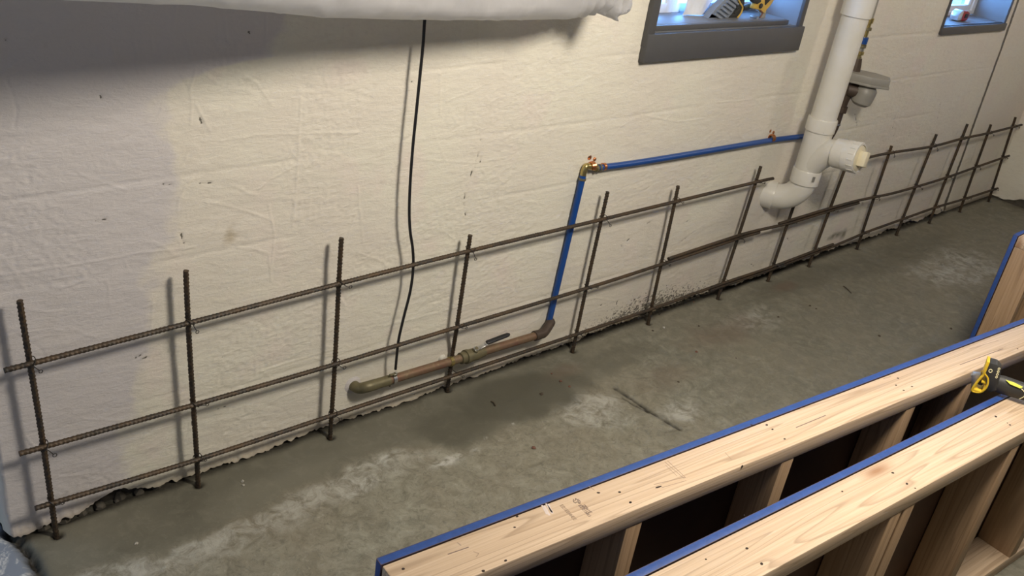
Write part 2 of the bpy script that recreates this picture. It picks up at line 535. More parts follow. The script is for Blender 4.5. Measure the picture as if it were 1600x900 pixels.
def build_back_wall():
    xs = [X0]
    while xs[-1] < X1:
        xs.append(xs[-1] + 0.0030 + 0.0045 * max(0, xs[-1] - 1.0) / 4.0)
    xs = np.array(xs); xs[-1] = X1
    zs = np.concatenate([np.arange(0, 1.36, 0.0033), np.linspace(1.37, CEIL, 30)])
    def snap(arr, v): arr[np.argmin(np.abs(arr - v))] = v
    for w in (W1, W2):
        snap(xs, w[0]); snap(xs, w[1]); snap(zs, w[2]); snap(zs, w[3])
    X, Z = np.meshgrid(xs, zs, indexing='ij')
    h = 0.010 * (fbm(X * 1.7, Z * 1.7, 1, 3) - 0.5)
    h += 0.0018 * (fbm(X * 7, Z * 24, 2, 3) - 0.5)
    h += 0.0014 * (fbm(X * 26, Z * 60, 5, 3) - 0.5)
    stip = sstep(0.55, 0.66, fbm(X * 4.2, Z * 5.5, 9, 3))
    h += stip * 0.0015 * (vn(X * 120, Z * 130, 3) - 0.45)
    # block coursing that shows faintly through the plaster
    for zc in (0.245, 0.452, 0.655, 0.86, 1.065):
        h -= 0.0012 * np.exp(-((Z - zc - 0.006 * (vn(X * 6, X * 0, zc * 40) - 0.5)) / 0.006) ** 2) * sstep(0.35, 0.6, vn(X * 3.1, X * 0 + zc * 9, 4))
    stain_and_light = np.zeros(X.shape + (4,))
    ridges = [
        [(0, 430), (70, 420), (140, 410), (220, 395), (305, 386)], [(370, 387), (400, 390), (420, 397), (424, 440)],
        [(305, 160), (315, 180), (330, 207)], [(125, 272), (160, 285), (200, 298)], [(320, 315), (350, 320), (400, 335), (425, 345)],
        [(100, 8), (122, 34)], [(278, 0), (270, 48)], [(416, 8), (416, 76)], [(350, 25), (356, 66)], [(174, 70), (179, 95)],
        [(237, 60), (240, 82)], [(292, 66), (301, 93)], [(0, 118), (30, 95), (66, 70)], [(0, 33), (30, 14)], [(470, 150), (466, 250), (460, 345)],
        [(560, 290), (565, 350), (568, 380)], [(345, 220), (400, 212), (460, 209), (560, 207)], [(540, 30), (536, 60), (520, 90)],
        [(400, 582), (470, 561), (535, 542)], [(600, 510), (680, 490), (745, 471)], [(688, 115), (688, 180)], [(668, 250), (740, 255), (790, 247)],
        [(560, 395), (600, 410), (612, 440)], [(748, 35), (748, 75)], [(720, 45), (722, 68)], [(780, 270), (781, 330)], [(690, 700 - 340), (712, 375), (720, 400)],
        [(130, 655), (240, 660), (262, 640)], [(420, 320), (430, 370), (423, 430)], [(860, 480), (930, 465), (960, 470)],
        [(1010, 140), (1016, 165)], [(830, 160), (850, 190)], [(1120, 160), (1180, 155), (1190, 165)], [(1000, 180), (1060, 190), (1100, 185)]]
    amps = []
    segs = []
    for r in ridges:
        segs.append([tuple(W(*p)[[0, 2]]) for p in r]); amps.append((0.0012, 0.0022))
    rg = random.Random(3)
    for k in range(330):
        x = X0 + 0.05 + (rg.random() ** 1.25) * 5.2; z = rg.uniform(0.05, 1.25)
        L = rg.uniform(0.02, 0.13); a = rg.choice([0.0, 0.15, -0.2, 1.57, 1.4, 1.8, 0.7, -0.6]) + rg.uniform(-0.25, 0.25)
        p = [(x, z)]
        for s in range(3):
            a += rg.uniform(-0.5, 0.5)
            p.append((p[-1][0] + L / 3 * math.cos(a), p[-1][1] + L / 3 * math.sin(a)))
        segs.append(p); amps.append((rg.choice([-1, 1, 1]) * rg.uniform(0.0004, 0.0012), rg.uniform(0.0020, 0.0028)))
    for p, (am, wd) in zip(segs, amps):
        a0, a1 = min(q[0] for q in p) - 0.05, max(q[0] for q in p) + 0.05
        i0, i1 = np.searchsorted(xs, a0), np.searchsorted(xs, a1)
        b0, b1 = min(q[1] for q in p) - 0.05, max(q[1] for q in p) + 0.05
        j0, j1 = np.searchsorted(zs, b0), np.searchsorted(zs, b1)
        if i1 <= i0 or j1 <= j0: continue
        d = poly_dist(X[i0:i1, j0:j1], Z[i0:i1, j0:j1], p)
        h[i0:i1, j0:j1] += am * np.exp(-(d / wd) ** 2) * (0.5 + vn(X[i0:i1, j0:j1] * 60, Z[i0:i1, j0:j1] * 60, 8))
    # dark nicks and drip marks
    nicks = [[(750, 212), (752, 222)], [(748, 238), (747, 246)], [(744, 250), (742, 262)], [(738, 268), (736, 276)], [(752, 245), (750, 258)],
             [(727, 303), (727, 312)], [(726, 318), (725, 330)], [(728, 334), (729, 338)], [(313, 185), (315, 192)], [(255, 288), (270, 289)],
             [(310, 287), (330, 286)], [(150, 345), (165, 343)], [(283, 366), (287, 380)], [(1400, 180), (1396, 200)], [(1402, 196), (1397, 214)],
             [(1336, 178), (1340, 196)], [(1338, 202), (1337, 212)], [(1470, 160), (1465, 186)], [(1423, 208), (1418, 218)], [(970, 383), (975, 392)],
             [(978, 378), (985, 372)], [(1010, 170 + 180), (1020, 345)], [(300, 655), (300, 668)], [(340, 640), (352, 636)], [(212, 560), (226, 552)],
             [(216, 565), (230, 558)], [(345, 560), (352, 556)], [(980, 480), (968, 500)], [(985, 470), (1000, 466)], [(965, 470), (960, 500)],
             [(935, 478), (948, 474)], [(1170, 410), (1178, 416)], [(1065, 378), (1085, 362)], [(1068, 350), (1078, 344)], [(1230, 372), (1236, 380)],
             [(640, 618), (650, 612)], [(652, 621), (660, 613)], [(735, 575), (742, 570)], [(58, 716 + 70), (66, 782)], [(8, 60), (9, 63)], [(111, 237), (113, 239)],
             [(157, 151), (158, 153)], [(68, 68), (70, 72)], [(389, 50), (391, 52)], [(572, 51), (574, 53)], [(642, 125), (644, 128)], [(240, 560), (250, 553)]]
    for nk in nicks:
        p = [tuple(W(*q)[[0, 2]]) for q in nk]
        i0, i1 = np.searchsorted(xs, min(q[0] for q in p) - 0.03), np.searchsorted(xs, max(q[0] for q in p) + 0.03)
        d = poly_dist(X[i0:i1], Z[i0:i1], p)
        k = np.exp(-(d / 0.0034) ** 2) * vn(X[i0:i1] * 150, Z[i0:i1] * 150, 4)
        stain_and_light[i0:i1, :, 0] = np.maximum(stain_and_light[i0:i1, :, 0], 1.0 * k)
        h[i0:i1] -= 0.002 * k
    def blob(px, rx, rz, ch, amt, tilt=0.0):
        c = W(*px)
        dx, dz = X - c[0], Z - c[2]
        u, v = dx * math.cos(tilt) + dz * math.sin(tilt), -dx * math.sin(tilt) + dz * math.cos(tilt)
        k = amt * np.clip(1.25 - np.hypot(u / rx, v / rz), 0, 1) * sstep(0.25, 0.6, fbm(X * 24, Z * 24, 6, 3))
        stain_and_light[..., ch] = np.maximum(stain_and_light[..., ch], k)
    blob((362, 366), 0.018, 0.030, 1, 1.0, -0.5)
    blob((1305, 368), 0.10, 0.020, 2, 1.0)
    blob((1318, 366), 0.03, 0.032, 2, 1.0)
    blob((720, 585), 0.35, 0.02, 1, 0.8)
    # cool light painted on the left end, then dirt splashed up from the floor, thickest between the sixth and ninth upright bar
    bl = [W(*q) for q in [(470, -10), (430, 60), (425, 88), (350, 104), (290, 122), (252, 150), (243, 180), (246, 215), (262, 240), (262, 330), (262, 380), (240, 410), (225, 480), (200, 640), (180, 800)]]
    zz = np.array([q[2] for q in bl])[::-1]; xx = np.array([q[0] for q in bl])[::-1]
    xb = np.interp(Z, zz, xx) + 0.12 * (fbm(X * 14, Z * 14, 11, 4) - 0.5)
    stain_and_light[..., 3] = 1 - sstep(-0.02, 0.03, X - xb)
    up = np.exp(-((X - 2.72) / 0.70) ** 2)
    lim = 0.035 + 0.21 * up + 0.02 * (vn(X * 7, X * 0, 2) - 0.5)
    dz = np.clip(1 - (Z - 0.01) / lim, 0, 1)
    stain_and_light[..., 0] = np.maximum(stain_and_light[..., 0], (0.25 + 0.33 * up) * dz ** 0.6)
    stain_and_light[..., 0] = np.maximum(stain_and_light[..., 0], 0.48 * np.exp(-((X - 3.5) / 0.9) ** 2) * np.clip(1 - Z / 0.3, 0, 1) ** 2)
    low = np.clip(1 - (Z - 0.01) / 0.035, 0, 1)
    stain_and_light[..., 1] = np.maximum(stain_and_light[..., 1], 0.8 * low)
    # the plaster's ragged lower edge, a little proud
    edge = 0.004 + 0.010 * fbm(X * 9, X * 0, 7, 4) + 0.010 * (vn(X * 60, X * 0, 3) - 0.5)
    edge += 0.007 * (vn(X * 170, X * 0, 6) - 0.5)
    edge += 0.022 * np.exp(-((X - 0.62) / 0.10) ** 2) * (0.5 + vn(X * 20, X * 0, 5)) + 0.016 * sstep(2.1, 2.6, X) * vn(X * 12, X * 0, 8)
    h += 0.010 * np.exp(-((Z - edge) / 0.022) ** 2) * sstep(0.3, 0.7, vn(X * 8, X * 0, 1))
    edge = np.where(X > 5.335, 0.004, edge)
    # right-hand end: rough strip, dark joint, then a smoother panel a little proud
    XJ = 5.335 - 0.065 * Z
    pan = sstep(0.006, 0.014, X - XJ)
    strip = sstep(-0.10, -0.06, X - XJ) * (1 - sstep(-0.016, -0.008, X - XJ))
    h = h * (1 - 0.75 * pan) - 0.002 * pan
    h += strip * 0.004 * (fbm(X * 40, Z * 22, 4, 3) - 0.5)
    jw = np.exp(-((X - XJ - 0.006 * (vn(Z * 5, Z * 0, 3) - 0.5)) / (0.017 + 0.012 * np.clip(0.5 - Z, 0, 1))) ** 4)
    h -= 0.007 * jw
    stain_and_light[..., 0] = np.maximum(stain_and_light[..., 0], jw * 1.4)
    V = np.stack([X, WY - h, Z], -1)
    V[..., 2] = np.maximum(Z, np.minimum(edge, 0.08))
    keep = np.ones((len(xs) - 1, len(zs) - 1), bool)
    xm = (xs[1:] + xs[:-1]) / 2; zm = (zs[1:] + zs[:-1]) / 2
    for w in (W1, W2):
        keep &= ~(((xm > w[0]) & (xm < w[1]))[:, None] & ((zm > w[2]) & (zm < w[3]))[None, :])
    keep &= ~((V[:-1, 1:, 2] - V[:-1, :-1, 2] < 1e-6) & (V[1:, 1:, 2] - V[1:, :-1, 2] < 1e-6))
    # underside of the plaster edge
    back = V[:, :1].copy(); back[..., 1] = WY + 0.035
    sb = stain_and_light[:, :1].copy(); sb[..., 0] = 0.9
    V = np.concatenate([back, V], 1); stain_and_light = np.concatenate([sb, stain_and_light], 1)
    keep = np.concatenate([np.ones((len(xs) - 1, 1), bool), keep], 1)
    # the open left end, rounded and running back
    n = V.shape[1]
    ends = []; es = []
    for k, (dx, dy) in enumerate([(0.012, 0.33), (-0.004, 0.10), (-0.010, 0.03), (-0.005, 0.006)]):
        e = V[:1].copy(); e[..., 0] += dx + 0.006 * (vn(e[..., 2] * 25, e[..., 2] * 0 + k, 2) - 0.5); e[..., 1] = np.maximum(e[..., 1], WY) + dy
        ends.append(e); es.append(stain_and_light[:1] * 0)
    V = np.concatenate(ends + [V], 0); stain_and_light = np.concatenate(es + [stain_and_light], 0)
    keep = np.concatenate([np.ones((4, n - 1), bool), keep], 0)
    me = grid_mesh('wall_back', V, keep, {'stain_and_light': stain_and_light}, ['wall'])
    o = bpy.data.objects.new('wall_back', me)
    COL.objects.link(o)
    tag(o, kind='structure')
    # masonry core behind the plaster and the crumbling footing under its edge
    mb = MB()
    def core(x0, x1, z0, z1): mb.box(((x0 + x1) / 2, 0.21, (z0 + z1) / 2), (x1 - x0, 0.26, z1 - z0), 'mortar')
    core(X0 + 0.03, W1[0], 0.02, CEIL); core(W1[1], W2[0], 0.02, CEIL); core(W2[1], X1 + 0.2, 0.02, CEIL)
    for w in (W1, W2):
        core(w[0], w[1], 0.02, w[2] - 0.002); core(w[0], w[1], w[3], CEIL)
    c = mb.build('wall_core', o)
    mb = MB()
    rg = random.Random(5)
    mb.box(((X0 + X1) / 2, 0.122, -0.01), (X1 - X0 - 0.02, 0.12, 0.11), 'dirt')
    x = X0 + 0.03
    while x < 5.9:
        w = rg.uniform(0.008, 0.03)
        mb.lathe((x, rg.uniform(0.050, 0.066), -0.006), (rg.uniform(-.3, .3), -0.2, 1), [(0, w * .6), (w * .35, w * .5), (w * rg.uniform(.5, .9), w * .18)], 'dirt', 6)
        x += w * rg.uniform(0.8, 2.2)
    mb.build('footing', o)
build_back_wall()

# ------------------------------------------------------------------ setting: floor
BARS = [
    [(31, 470), (47, 569), (68, 697), (83, 784), (88, 836)], [(290, 423), (295, 505), (302, 633), (307, 719), (309, 757)],
    [(533, 372), (530, 443), (524, 570), (520, 649), (519, 687)], [(736, 367), (732, 392), (711, 513), (697, 591), (694, 612)],
    [(948, 300), (940, 343), (918, 451), (901, 523), (896, 549)], [(1058, 291), (1055, 315), (1034, 413), (1020, 483), (1015, 507)],
    [(1188, 260), (1182, 284), (1153, 372), (1129, 443), (1122, 466)], [None, None, (1231, 349), (1207, 417), (1198, 437)],
    [None, None, (1296, 329), (1272, 392), (1263, 415)], [(1393, 228), (1389, 239), (1366, 310), (1346, 365), (1341, 389)],
    [(1462, 210), (1456, 230), (1430, 293), (1413, 341), (1402, 367)], [(1511, 194), (1503, 217), (1479, 278), (1461, 324), (1452, 348)],
    [(1547, 195), (1545, 208), (1523, 262), (1508, 311), (1499, 331)], [(1588, 183), (1582, 198), (1565, 247), (1547, 299), (1544, 314)]]
HID_TOP = {7: 0.53, 8: 0.60}
BAR_FIT = []
for i, b in enumerate(BARS):
    y = 0.0
    P = np.array([W(p[0], p[1], y) for p in b[:4] if p is not None] + [FL(*b[4])])
    wts = np.ones(len(P)); wts[-1] = 2
    A = np.stack([np.ones(len(P)), P[:, 2]], 1)
    s = np.linalg.lstsq(A * wts[:, None], P[:, 0] * wts, rcond=None)[0]
    top = HID_TOP.get(i, P[0, 2])
    BAR_FIT.append((s[0], s[1], top))

def build_floor():
    xs = [0.15]
    while xs[-1] < X1:
        xs.append(xs[-1] + 0.0048 + 0.006 * max(0, xs[-1] - 1.2) / 4.5)
    xs = np.array(xs); xs[-1] = X1 + 0.02
    xs = np.concatenate([np.linspace(-3.0, 0.14, 60), xs])
    ys = np.concatenate([np.linspace(-4.2, -1.52, 50), np.arange(-1.5, 0.10, 0.0052), np.linspace(0.12, 1.4, 14)])
    X, Y = np.meshgrid(xs, ys, indexing='ij')
    zone = np.zeros(X.shape + (4,)); mark = np.zeros(X.shape + (4,))
    bpx = [(60, 925), (150, 885), (260, 862), (330, 832), (410, 800), (470, 766), (520, 745), (560, 722), (620, 704), (680, 690), (720, 694), (770, 684), (810, 668), (850, 656), (885, 636), (915, 612), (950, 590)]
    bp = np.array([FL(*p)[:2] for p in bpx])
    o = np.argsort(bp[:, 0])
    yb = np.interp(X, bp[o, 0], bp[o, 1])
    yb = np.where(X > bp[:, 0].max(), bp[o[-1], 1] + 0.05 * (X - bp[:, 0].max()), yb)
    yb = yb + 0.09 * (fbm(X * 4, Y * 4, 3, 4) - 0.5) + 0.03 * (fbm(X * 25, Y * 25, 5, 3) - 0.5)
    fr = sstep(-0.025, 0.03, Y - yb)
    fr *= 1 - 0.55 * sstep(1.9, 2.6, X)
    zone[..., 0] = np.maximum(fr, 0.55 * sstep(1.7, 3.0, X))
    def blob(px, rx, ry, ang=0.0, soft=0.5, nz=0.6, seed=1):
        c = FL(*px); dx, dy = X - c[0], Y - c[1]
        u, v = dx * math.cos(ang) + dy * math.sin(ang), -dx * math.sin(ang) + dy * math.cos(ang)
        r = np.hypot(u / rx, v / ry) + nz * (fbm(X * 14, Y * 14, seed, 4) - 0.5)
        return 1 - sstep(1 - soft, 1.0, r)
    zone[..., 1] = np.maximum.reduce([0.95 * blob((815, 620), 0.33, 0.16, -0.1, 0.5, 0.5, 2), 0.55 * blob((740, 650), 0.30, 0.12, 0, 0.4, 0.4, 3), 0.35 * blob((400, 720), 0.45, 0.12, 0, 0.6, 0.5, 4),
                                      0.5 * blob((1250, 440), 0.55, 0.10, 0, 0.6, 0.5, 5), 0.4 * blob((960, 560), 0.25, 0.1, 0, .6, .5, 6), 0.45 * blob((1400, 400), 0.8, 0.14, 0, .7, .5, 9)])
    d_out = yb - Y
    rim = sstep(0.0, 0.02, d_out) * (1 - sstep(0.03, 0.13, d_out)) * (1 - sstep(1.2, 1.6, X))
    zone[..., 2] = np.maximum.reduce([0.5 * rim, 0.8 * blob((600, 718), 0.09, 0.05, 0.3, .8, 1.2, 7), 0.45 * blob((1490, 420), 0.5, 0.22, 0, .9, 1.0, 8), 0.5 * blob((930, 640), 0.20, 0.12, 0, .7, .8, 10),
                                      0.8 * blob((560, 760), 0.10, 0.05, 0, .8, 1, 11), 0.8 * blob((700, 720), 0.12, 0.03, 0, .8, 1, 12), 0.35 * blob((1180, 500), .25, .1, 0, .9, 1.1, 13), .5 * blob((1060, 640), .15, .08, 0, .9, 1., 14),
                                      1.0 * blob((758, 684), 0.010, 0.008, 0, .4, .3, 15), 1.0 * blob((802, 662), 0.006, 0.005, 0, .4, .3, 16)])
    mark[..., 1] = np.maximum.reduce([0.8 * blob((1225, 448), 0.12, 0.05, 0, .8, .6, 4), 0.5 * blob((1130, 520), 0.3, 0.12, 0, .8, .8, 5), 0.4 * blob((1040, 590), 0.2, 0.1, 0, .8, .8, 6),
                                      0.5 * blob((880, 580), .12, .05, 0, .8, .8, 7)])
    h = 0.006 * (fbm(X * 2.2, Y * 2.2, 1, 3) - 0.5)
    old = 1 - fr
    h += old * 0.0030 * (fbm(X * 22, Y * 22, 4, 4) - 0.5)
    sw = np.abs(vn(X * 17 + 3 * vn(X * 6, Y * 6, 2), Y * 17 + 3 * vn(X * 6, Y * 6, 5), 3) - 0.5)
    h += old * 0.0022 * np.exp(-(sw / 0.05) ** 2)
    # crumbled line across the slab and the cut at the end of the plastered wall
    for px, wd, dp, dk in [([(962, 607), (985, 622), (1012, 640), (1036, 655), (1062, 671)], 0.008, 0.006, 0.9), ([(972, 622), (990, 632), (1015, 645)], 0.004, 0.003, 0.8), ([(1062, 671), (1040, 676)], 0.004, 0.003, 0.6),
                           ([(12, 834), (28, 846), (40, 858), (52, 876), (64, 905)], 0.014, 0.02, 1.0), ([(20, 832), (60, 826), (120, 806), (190, 775), (240, 760)], 0.012, 0.010, 0.7)]:
        d = poly_dist(X, Y, [tuple(FL(*p)[:2] + (vn(np.array(p[0] * .3), np.array(1.0)) - .5) * .006) for p in px])
        k = np.exp(-(d / wd) ** 2) * (0.4 + 1.1 * fbm(X * 60, Y * 60, 4, 2))
        h -= dp * k
        mark[..., 0] = np.maximum(mark[..., 0], np.clip(dk * k, 0, 1))
    for a, b, t in BAR_FIT:
        hy = 0.002
        if a == BAR_FIT[3][0]: a += 0.019; hy = -0.022
        k = np.exp(-(((X - a) / 0.014) ** 2 + ((Y + hy) / 0.012) ** 2) ** 2)
        h -= 0.008 * k
        mark[..., 0] = np.maximum(mark[..., 0], k)
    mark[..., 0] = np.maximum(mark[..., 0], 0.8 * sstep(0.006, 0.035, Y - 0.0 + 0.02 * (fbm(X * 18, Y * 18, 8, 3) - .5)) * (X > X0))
    cl = np.array([FL(*p)[:2] for p in [(12, 834), (28, 846), (40, 858), (52, 876), (64, 905)]])
    o = np.argsort(cl[:, 1])
    xl = np.interp(Y, cl[o, 1], cl[o, 0])
    left = X < xl
    zone[..., 3] = left * 1.0
    h = np.where(left, h + 0.004, h)
    V = np.stack([X, Y, h], -1)
    me = grid_mesh('floor', V, np.ones((len(xs) - 1, len(ys) - 1), bool), {'zone': zone, 'mark': mark}, ['floor'])
    ob = bpy.data.objects.new('floor', me)
    COL.objects.link(ob)
    tag(ob, kind='structure')
build_floor()

def wall_box(name, c, s, mat='drywall'):
    return tag(MB().box(c, s, mat).build(name), kind='structure')
wall_box('ceiling', (1.5, -1.4, CEIL + 0.05), (9.4, 5.8, 0.1))
wall_box('wall_front', (1.5, -4.25, CEIL / 2), (9.4, 0.1, CEIL + 0.2))
wall_box('wall_left', (-3.05, -1.4, CEIL / 2), (0.1, 5.8, CEIL + 0.2))
wall_box('wall_passage', (-1.3, 1.45, CEIL / 2), (3.5, 0.1, CEIL + 0.2))
wall_box('wall_passage_side', (0.45, 0.9, CEIL / 2), (0.1, 1.1, CEIL + 0.2))
def right_wall():
    ys = np.arange(0.10, -1.6, -0.012); ys = np.concatenate([ys, np.linspace(-1.65, -4.2, 20)])
    zs = np.concatenate([np.arange(0, 1.3, 0.012), np.linspace(1.35, CEIL, 15)])
    Y, Z = np.meshgrid(ys, zs, indexing='ij')
    h = 0.012 * (fbm(Y * 2, Z * 2, 3, 3) - 0.5) + 0.004 * (fbm(Y * 18, Z * 14, 6, 3) - .5)
    edge = 0.012 + 0.045 * np.exp(-((Y + 0.17) / 0.08) ** 2) * vn(Y * 30, Y * 0, 3) + 0.01 * vn(Y * 20, Y * 0, 1)
    V = np.stack([X1 - h, Y, np.maximum(Z, edge)], -1)
    st = np.zeros(Y.shape + (4,))
    st[..., 0] = 0.55 * np.clip(1 - Z / 0.12, 0, 1) * sstep(.35, .6, fbm(Y * 12, Z * 12, 3, 3))
    me = grid_mesh('wall_right', V, np.ones((len(ys) - 1, len(zs) - 1), bool), {'stain_and_light': st}, ['wall'])
    o = bpy.data.objects.new('wall_right', me); COL.objects.link(o)
    tag(o, kind='structure')
    MB().box((X1 + 0.095, -2.0, CEIL / 2), (0.16, 4.5, CEIL + 0.3), 'dirt').build('wall_core', o)
right_wall()

# ------------------------------------------------------------------ windows
def window(name, w, deep, casing, apron_h, ledge_z, step):
    x0, x1, z0, z1 = w
    root = thing(name, ((x0 + x1) / 2, WY, z0), kind='structure')
    t = 0.012
    if casing:      # dark painted casing round the opening
        mb = MB()
        yf = WY - 0.017
        mb.box(((x0 + x1) / 2 + 0.004, yf + 0.006, ledge_z - apron_h / 2 - 0.002), (x1 - x0 + 0.046, 0.024, apron_h), 'trim', bev=0.002)
        mb.build('apron', root)
        mb = MB()
        mb.box((x0 - 0.003, yf + 0.010, (ledge_z - 0.03 + z1) / 2), (0.034, 0.022, z1 - ledge_z + 0.06), 'trim', bev=0.002)
        mb.build('casing', root)
        mb = MB()
        mb.box((x1 + 0.002, yf + 0.010, (ledge_z - 0.03 + z1) / 2), (0.026, 0.022, z1 - ledge_z + 0.06), 'trim', bev=0.002)
        mb.build('casing', root)
    else:
        mb = MB()
        mb.box(((x0 + x1) / 2, WY - 0.004, ledge_z - 0.018), (x1 - x0 + 0.004, 0.03, 0.036), 'trim', bev=0.002)
        mb.build('sill_edge', root)
        MB().box((x1 - 0.004, WY - 0.001, (ledge_z - 0.035 + z1) / 2), (0.012, 0.02, z1 - ledge_z + 0.03), 'trim', bev=0.002).build('casing', root)
        MB().box((x0 + 0.002, WY - 0.001, (ledge_z - 0.035 + z1) / 2), (0.012, 0.02, z1 - ledge_z + 0.03), 'trim', bev=0.002).build('casing', root)
    for x in (x0 + 0.006, x1 - 0.006):
        MB().box((x, (WY + deep) / 2 + 0.03, (z0 + z1) / 2), (t, deep - WY + 0.07, z1 - z0), 'jamb').build('jamb', root)
    MB().box(((x0 + x1) / 2, (WY + deep) / 2 + 0.03, z1 - 0.006), (x1 - x0, deep - WY + 0.07, t), 'jamb').build('head_jamb', root)
    MB().box(((x0 + x1) / 2, (WY + deep) / 2 + 0.032, (z0 + ledge_z) / 2), (x1 - x0 - 0.002, deep - WY + 0.07, ledge_z - z0), 'jamb').build('sill', root)
    zb = ledge_z
    if step:
        MB().box(((x0 + x1) / 2 - 0.02, 0.051, ledge_z + step / 2), (x1 - x0 - 0.06, 0.012, step), 'trim', bev=0.002).build('sill_board', root)
        MB().box(((x0 + x1) / 2 - 0.02, 0.1415, ledge_z + step / 2 + 0.0005), (x1 - x0 - 0.06, 0.169, step + 0.001), 'jamb', bev=0.001).build('stool', root)
        zb = ledge_z + step
    return root, zb
def sash(root, xa, xb, za, zb, y, fr=0.035):
    mb = MB()
    for x in (xa + fr / 2, xb - fr / 2): mb.box((x, y, (za + zb) / 2), (fr, 0.03, zb - za), 'vinyl', bev=0.002)
    for z in (za + fr / 2, zb - fr / 2): mb.box(((xa + xb) / 2, y, z), (xb - xa - 2 * fr + 0.004, 0.03, fr), 'vinyl', bev=0.002)
    for x in (xa + fr + 0.004, xb - fr - 0.004): mb.box((x, y - 0.004, (za + zb) / 2), (0.008, 0.014, zb - za - 2 * fr), 'vinyl')
    f = mb.build('sash', root)
    MB().box(((xa + xb) / 2, y + 0.004, (za + zb) / 2), (xb - xa - 2 * fr + 0.004, 0.004, zb - za - 2 * fr + 0.004), 'glass').build('pane', f)

r1, zs1 = window('window_1', W1, 0.235, True, 0.090, 1.135, 0.017)
sash(r1, 2.36, 2.645, zs1, 1.738, 0.215, 0.032)
sash(r1, 2.645, 2.945, zs1, 1.738, 0.220, 0.030)
sash(r1, 2.945, 3.192, zs1, 1.738, 0.215, 0.032)
r2, zs2 = window('window_2', W2, 0.215, False, 0, 1.094, 0)
mb = MB()
for x in (4.475, 5.142): mb.box((x, 0.215, 1.42), (0.040, 0.03, 0.64), 'vinyl', bev=0.002)
mb.box((4.81, 0.215, 1.107), (0.64, 0.032, 0.022), 'vinyl', bev=0.002)
mb.build('window_frame', r2)
sash(r2, 4.495, 4.835, 1.117, 1.738, 0.222, 0.028)
sash(r2, 4.835, 5.122, 1.117, 1.738, 0.222, 0.028)

# ------------------------------------------------------------------ poly sheet over the wall
def build_plastic():
    px = [(-200, -30, -0.74), (100, 0, -0.56), (300, 8, -0.44), (500, 26, -0.30), (640, 30, -0.22), (800, 31, -0.16), (880, 29.5, -0.14), (910, 27.5, -0.13), (935, 21, -0.13), (948, 26, -0.13), (962, 33, -0.13), (967, 20, -0.13), (976, 0, -0.13)]
    bx = [tuple(W(x, y, Y)) for x, y, Y in px]
    us = np.concatenate([np.linspace(bx[0][0], bx[6][0], 118)[:-1], np.linspace(bx[6][0], bx[-1][0], 44)])
    yb = np.interp(us, [b[0] for b in bx], [b[1] for b in bx])
    zb = np.interp(us, [b[0] for b in bx], [b[2] for b in bx])
    rng = np.random.RandomState(2)
    rows = []
    prof = [(0.055, CEIL - zb * 0 - 0.002)]
    nv = 46
    V = np.zeros((len(us), nv, 3))
    for i, (x, z) in enumerate(zip(us, zb)):
        end = max(0.0, min(1.0, (x - bx[6][0]) / (bx[-1][0] - bx[6][0])))
        R = 0.050 * (1 - 0.55 * end)
        for j in range(nv):
            t = j / (nv - 1)
            if t < 0.22:
                y, zz = R, z + R + (CEIL - 0.004 - z - R) * (1 - t / 0.22) ** 1.0
            elif t < 0.5:
                a = (t - 0.22) / 0.28 * math.pi
                y, zz = R * math.cos(a), z + R - R * math.sin(a)
            else:
                s = (t - 0.5) / 0.5
                y, zz = -R, z + R + (CEIL - 0.004 - z - R) * s ** 1.35
            V[i, j] = (x, yb[i] + y, zz)
    X, Z = V[..., 0], V[..., 2]
    T = np.arange(nv)[None, :] * 0.09
    end = np.clip((X - bx[6][0]) / (bx[-1][0] - bx[6][0]), 0, 1)
    amp = 0.010 + 0.030 * end
    w = (fbm(X * 5 + Z * 3, T * 2 + Z * 2, 3, 4) - 0.5) * 2
    w2 = np.abs(vn(X * (14 + 0) + Z * 6, T * 2.5, 7) - 0.5)
    V[..., 1] += amp * w - 0.006 * np.exp(-(w2 / 0.05) ** 2)
    V[..., 1] += end * 0.02 * np.sin(Z * 70 + X * 160)
    V[..., 0] += end * 0.012 * np.sin(Z * 40 + T * 3)
    me = grid_mesh('poly_sheet', V, np.ones((len(us) - 1, nv - 1), bool), {}, ['plastic'])
    o = bpy.data.objects.new('poly_sheet', me); COL.objects.link(o)
    tag(o, 'crumpled white translucent plastic sheet hanging from above over the top of the wall', 'plastic sheet')
build_plastic()

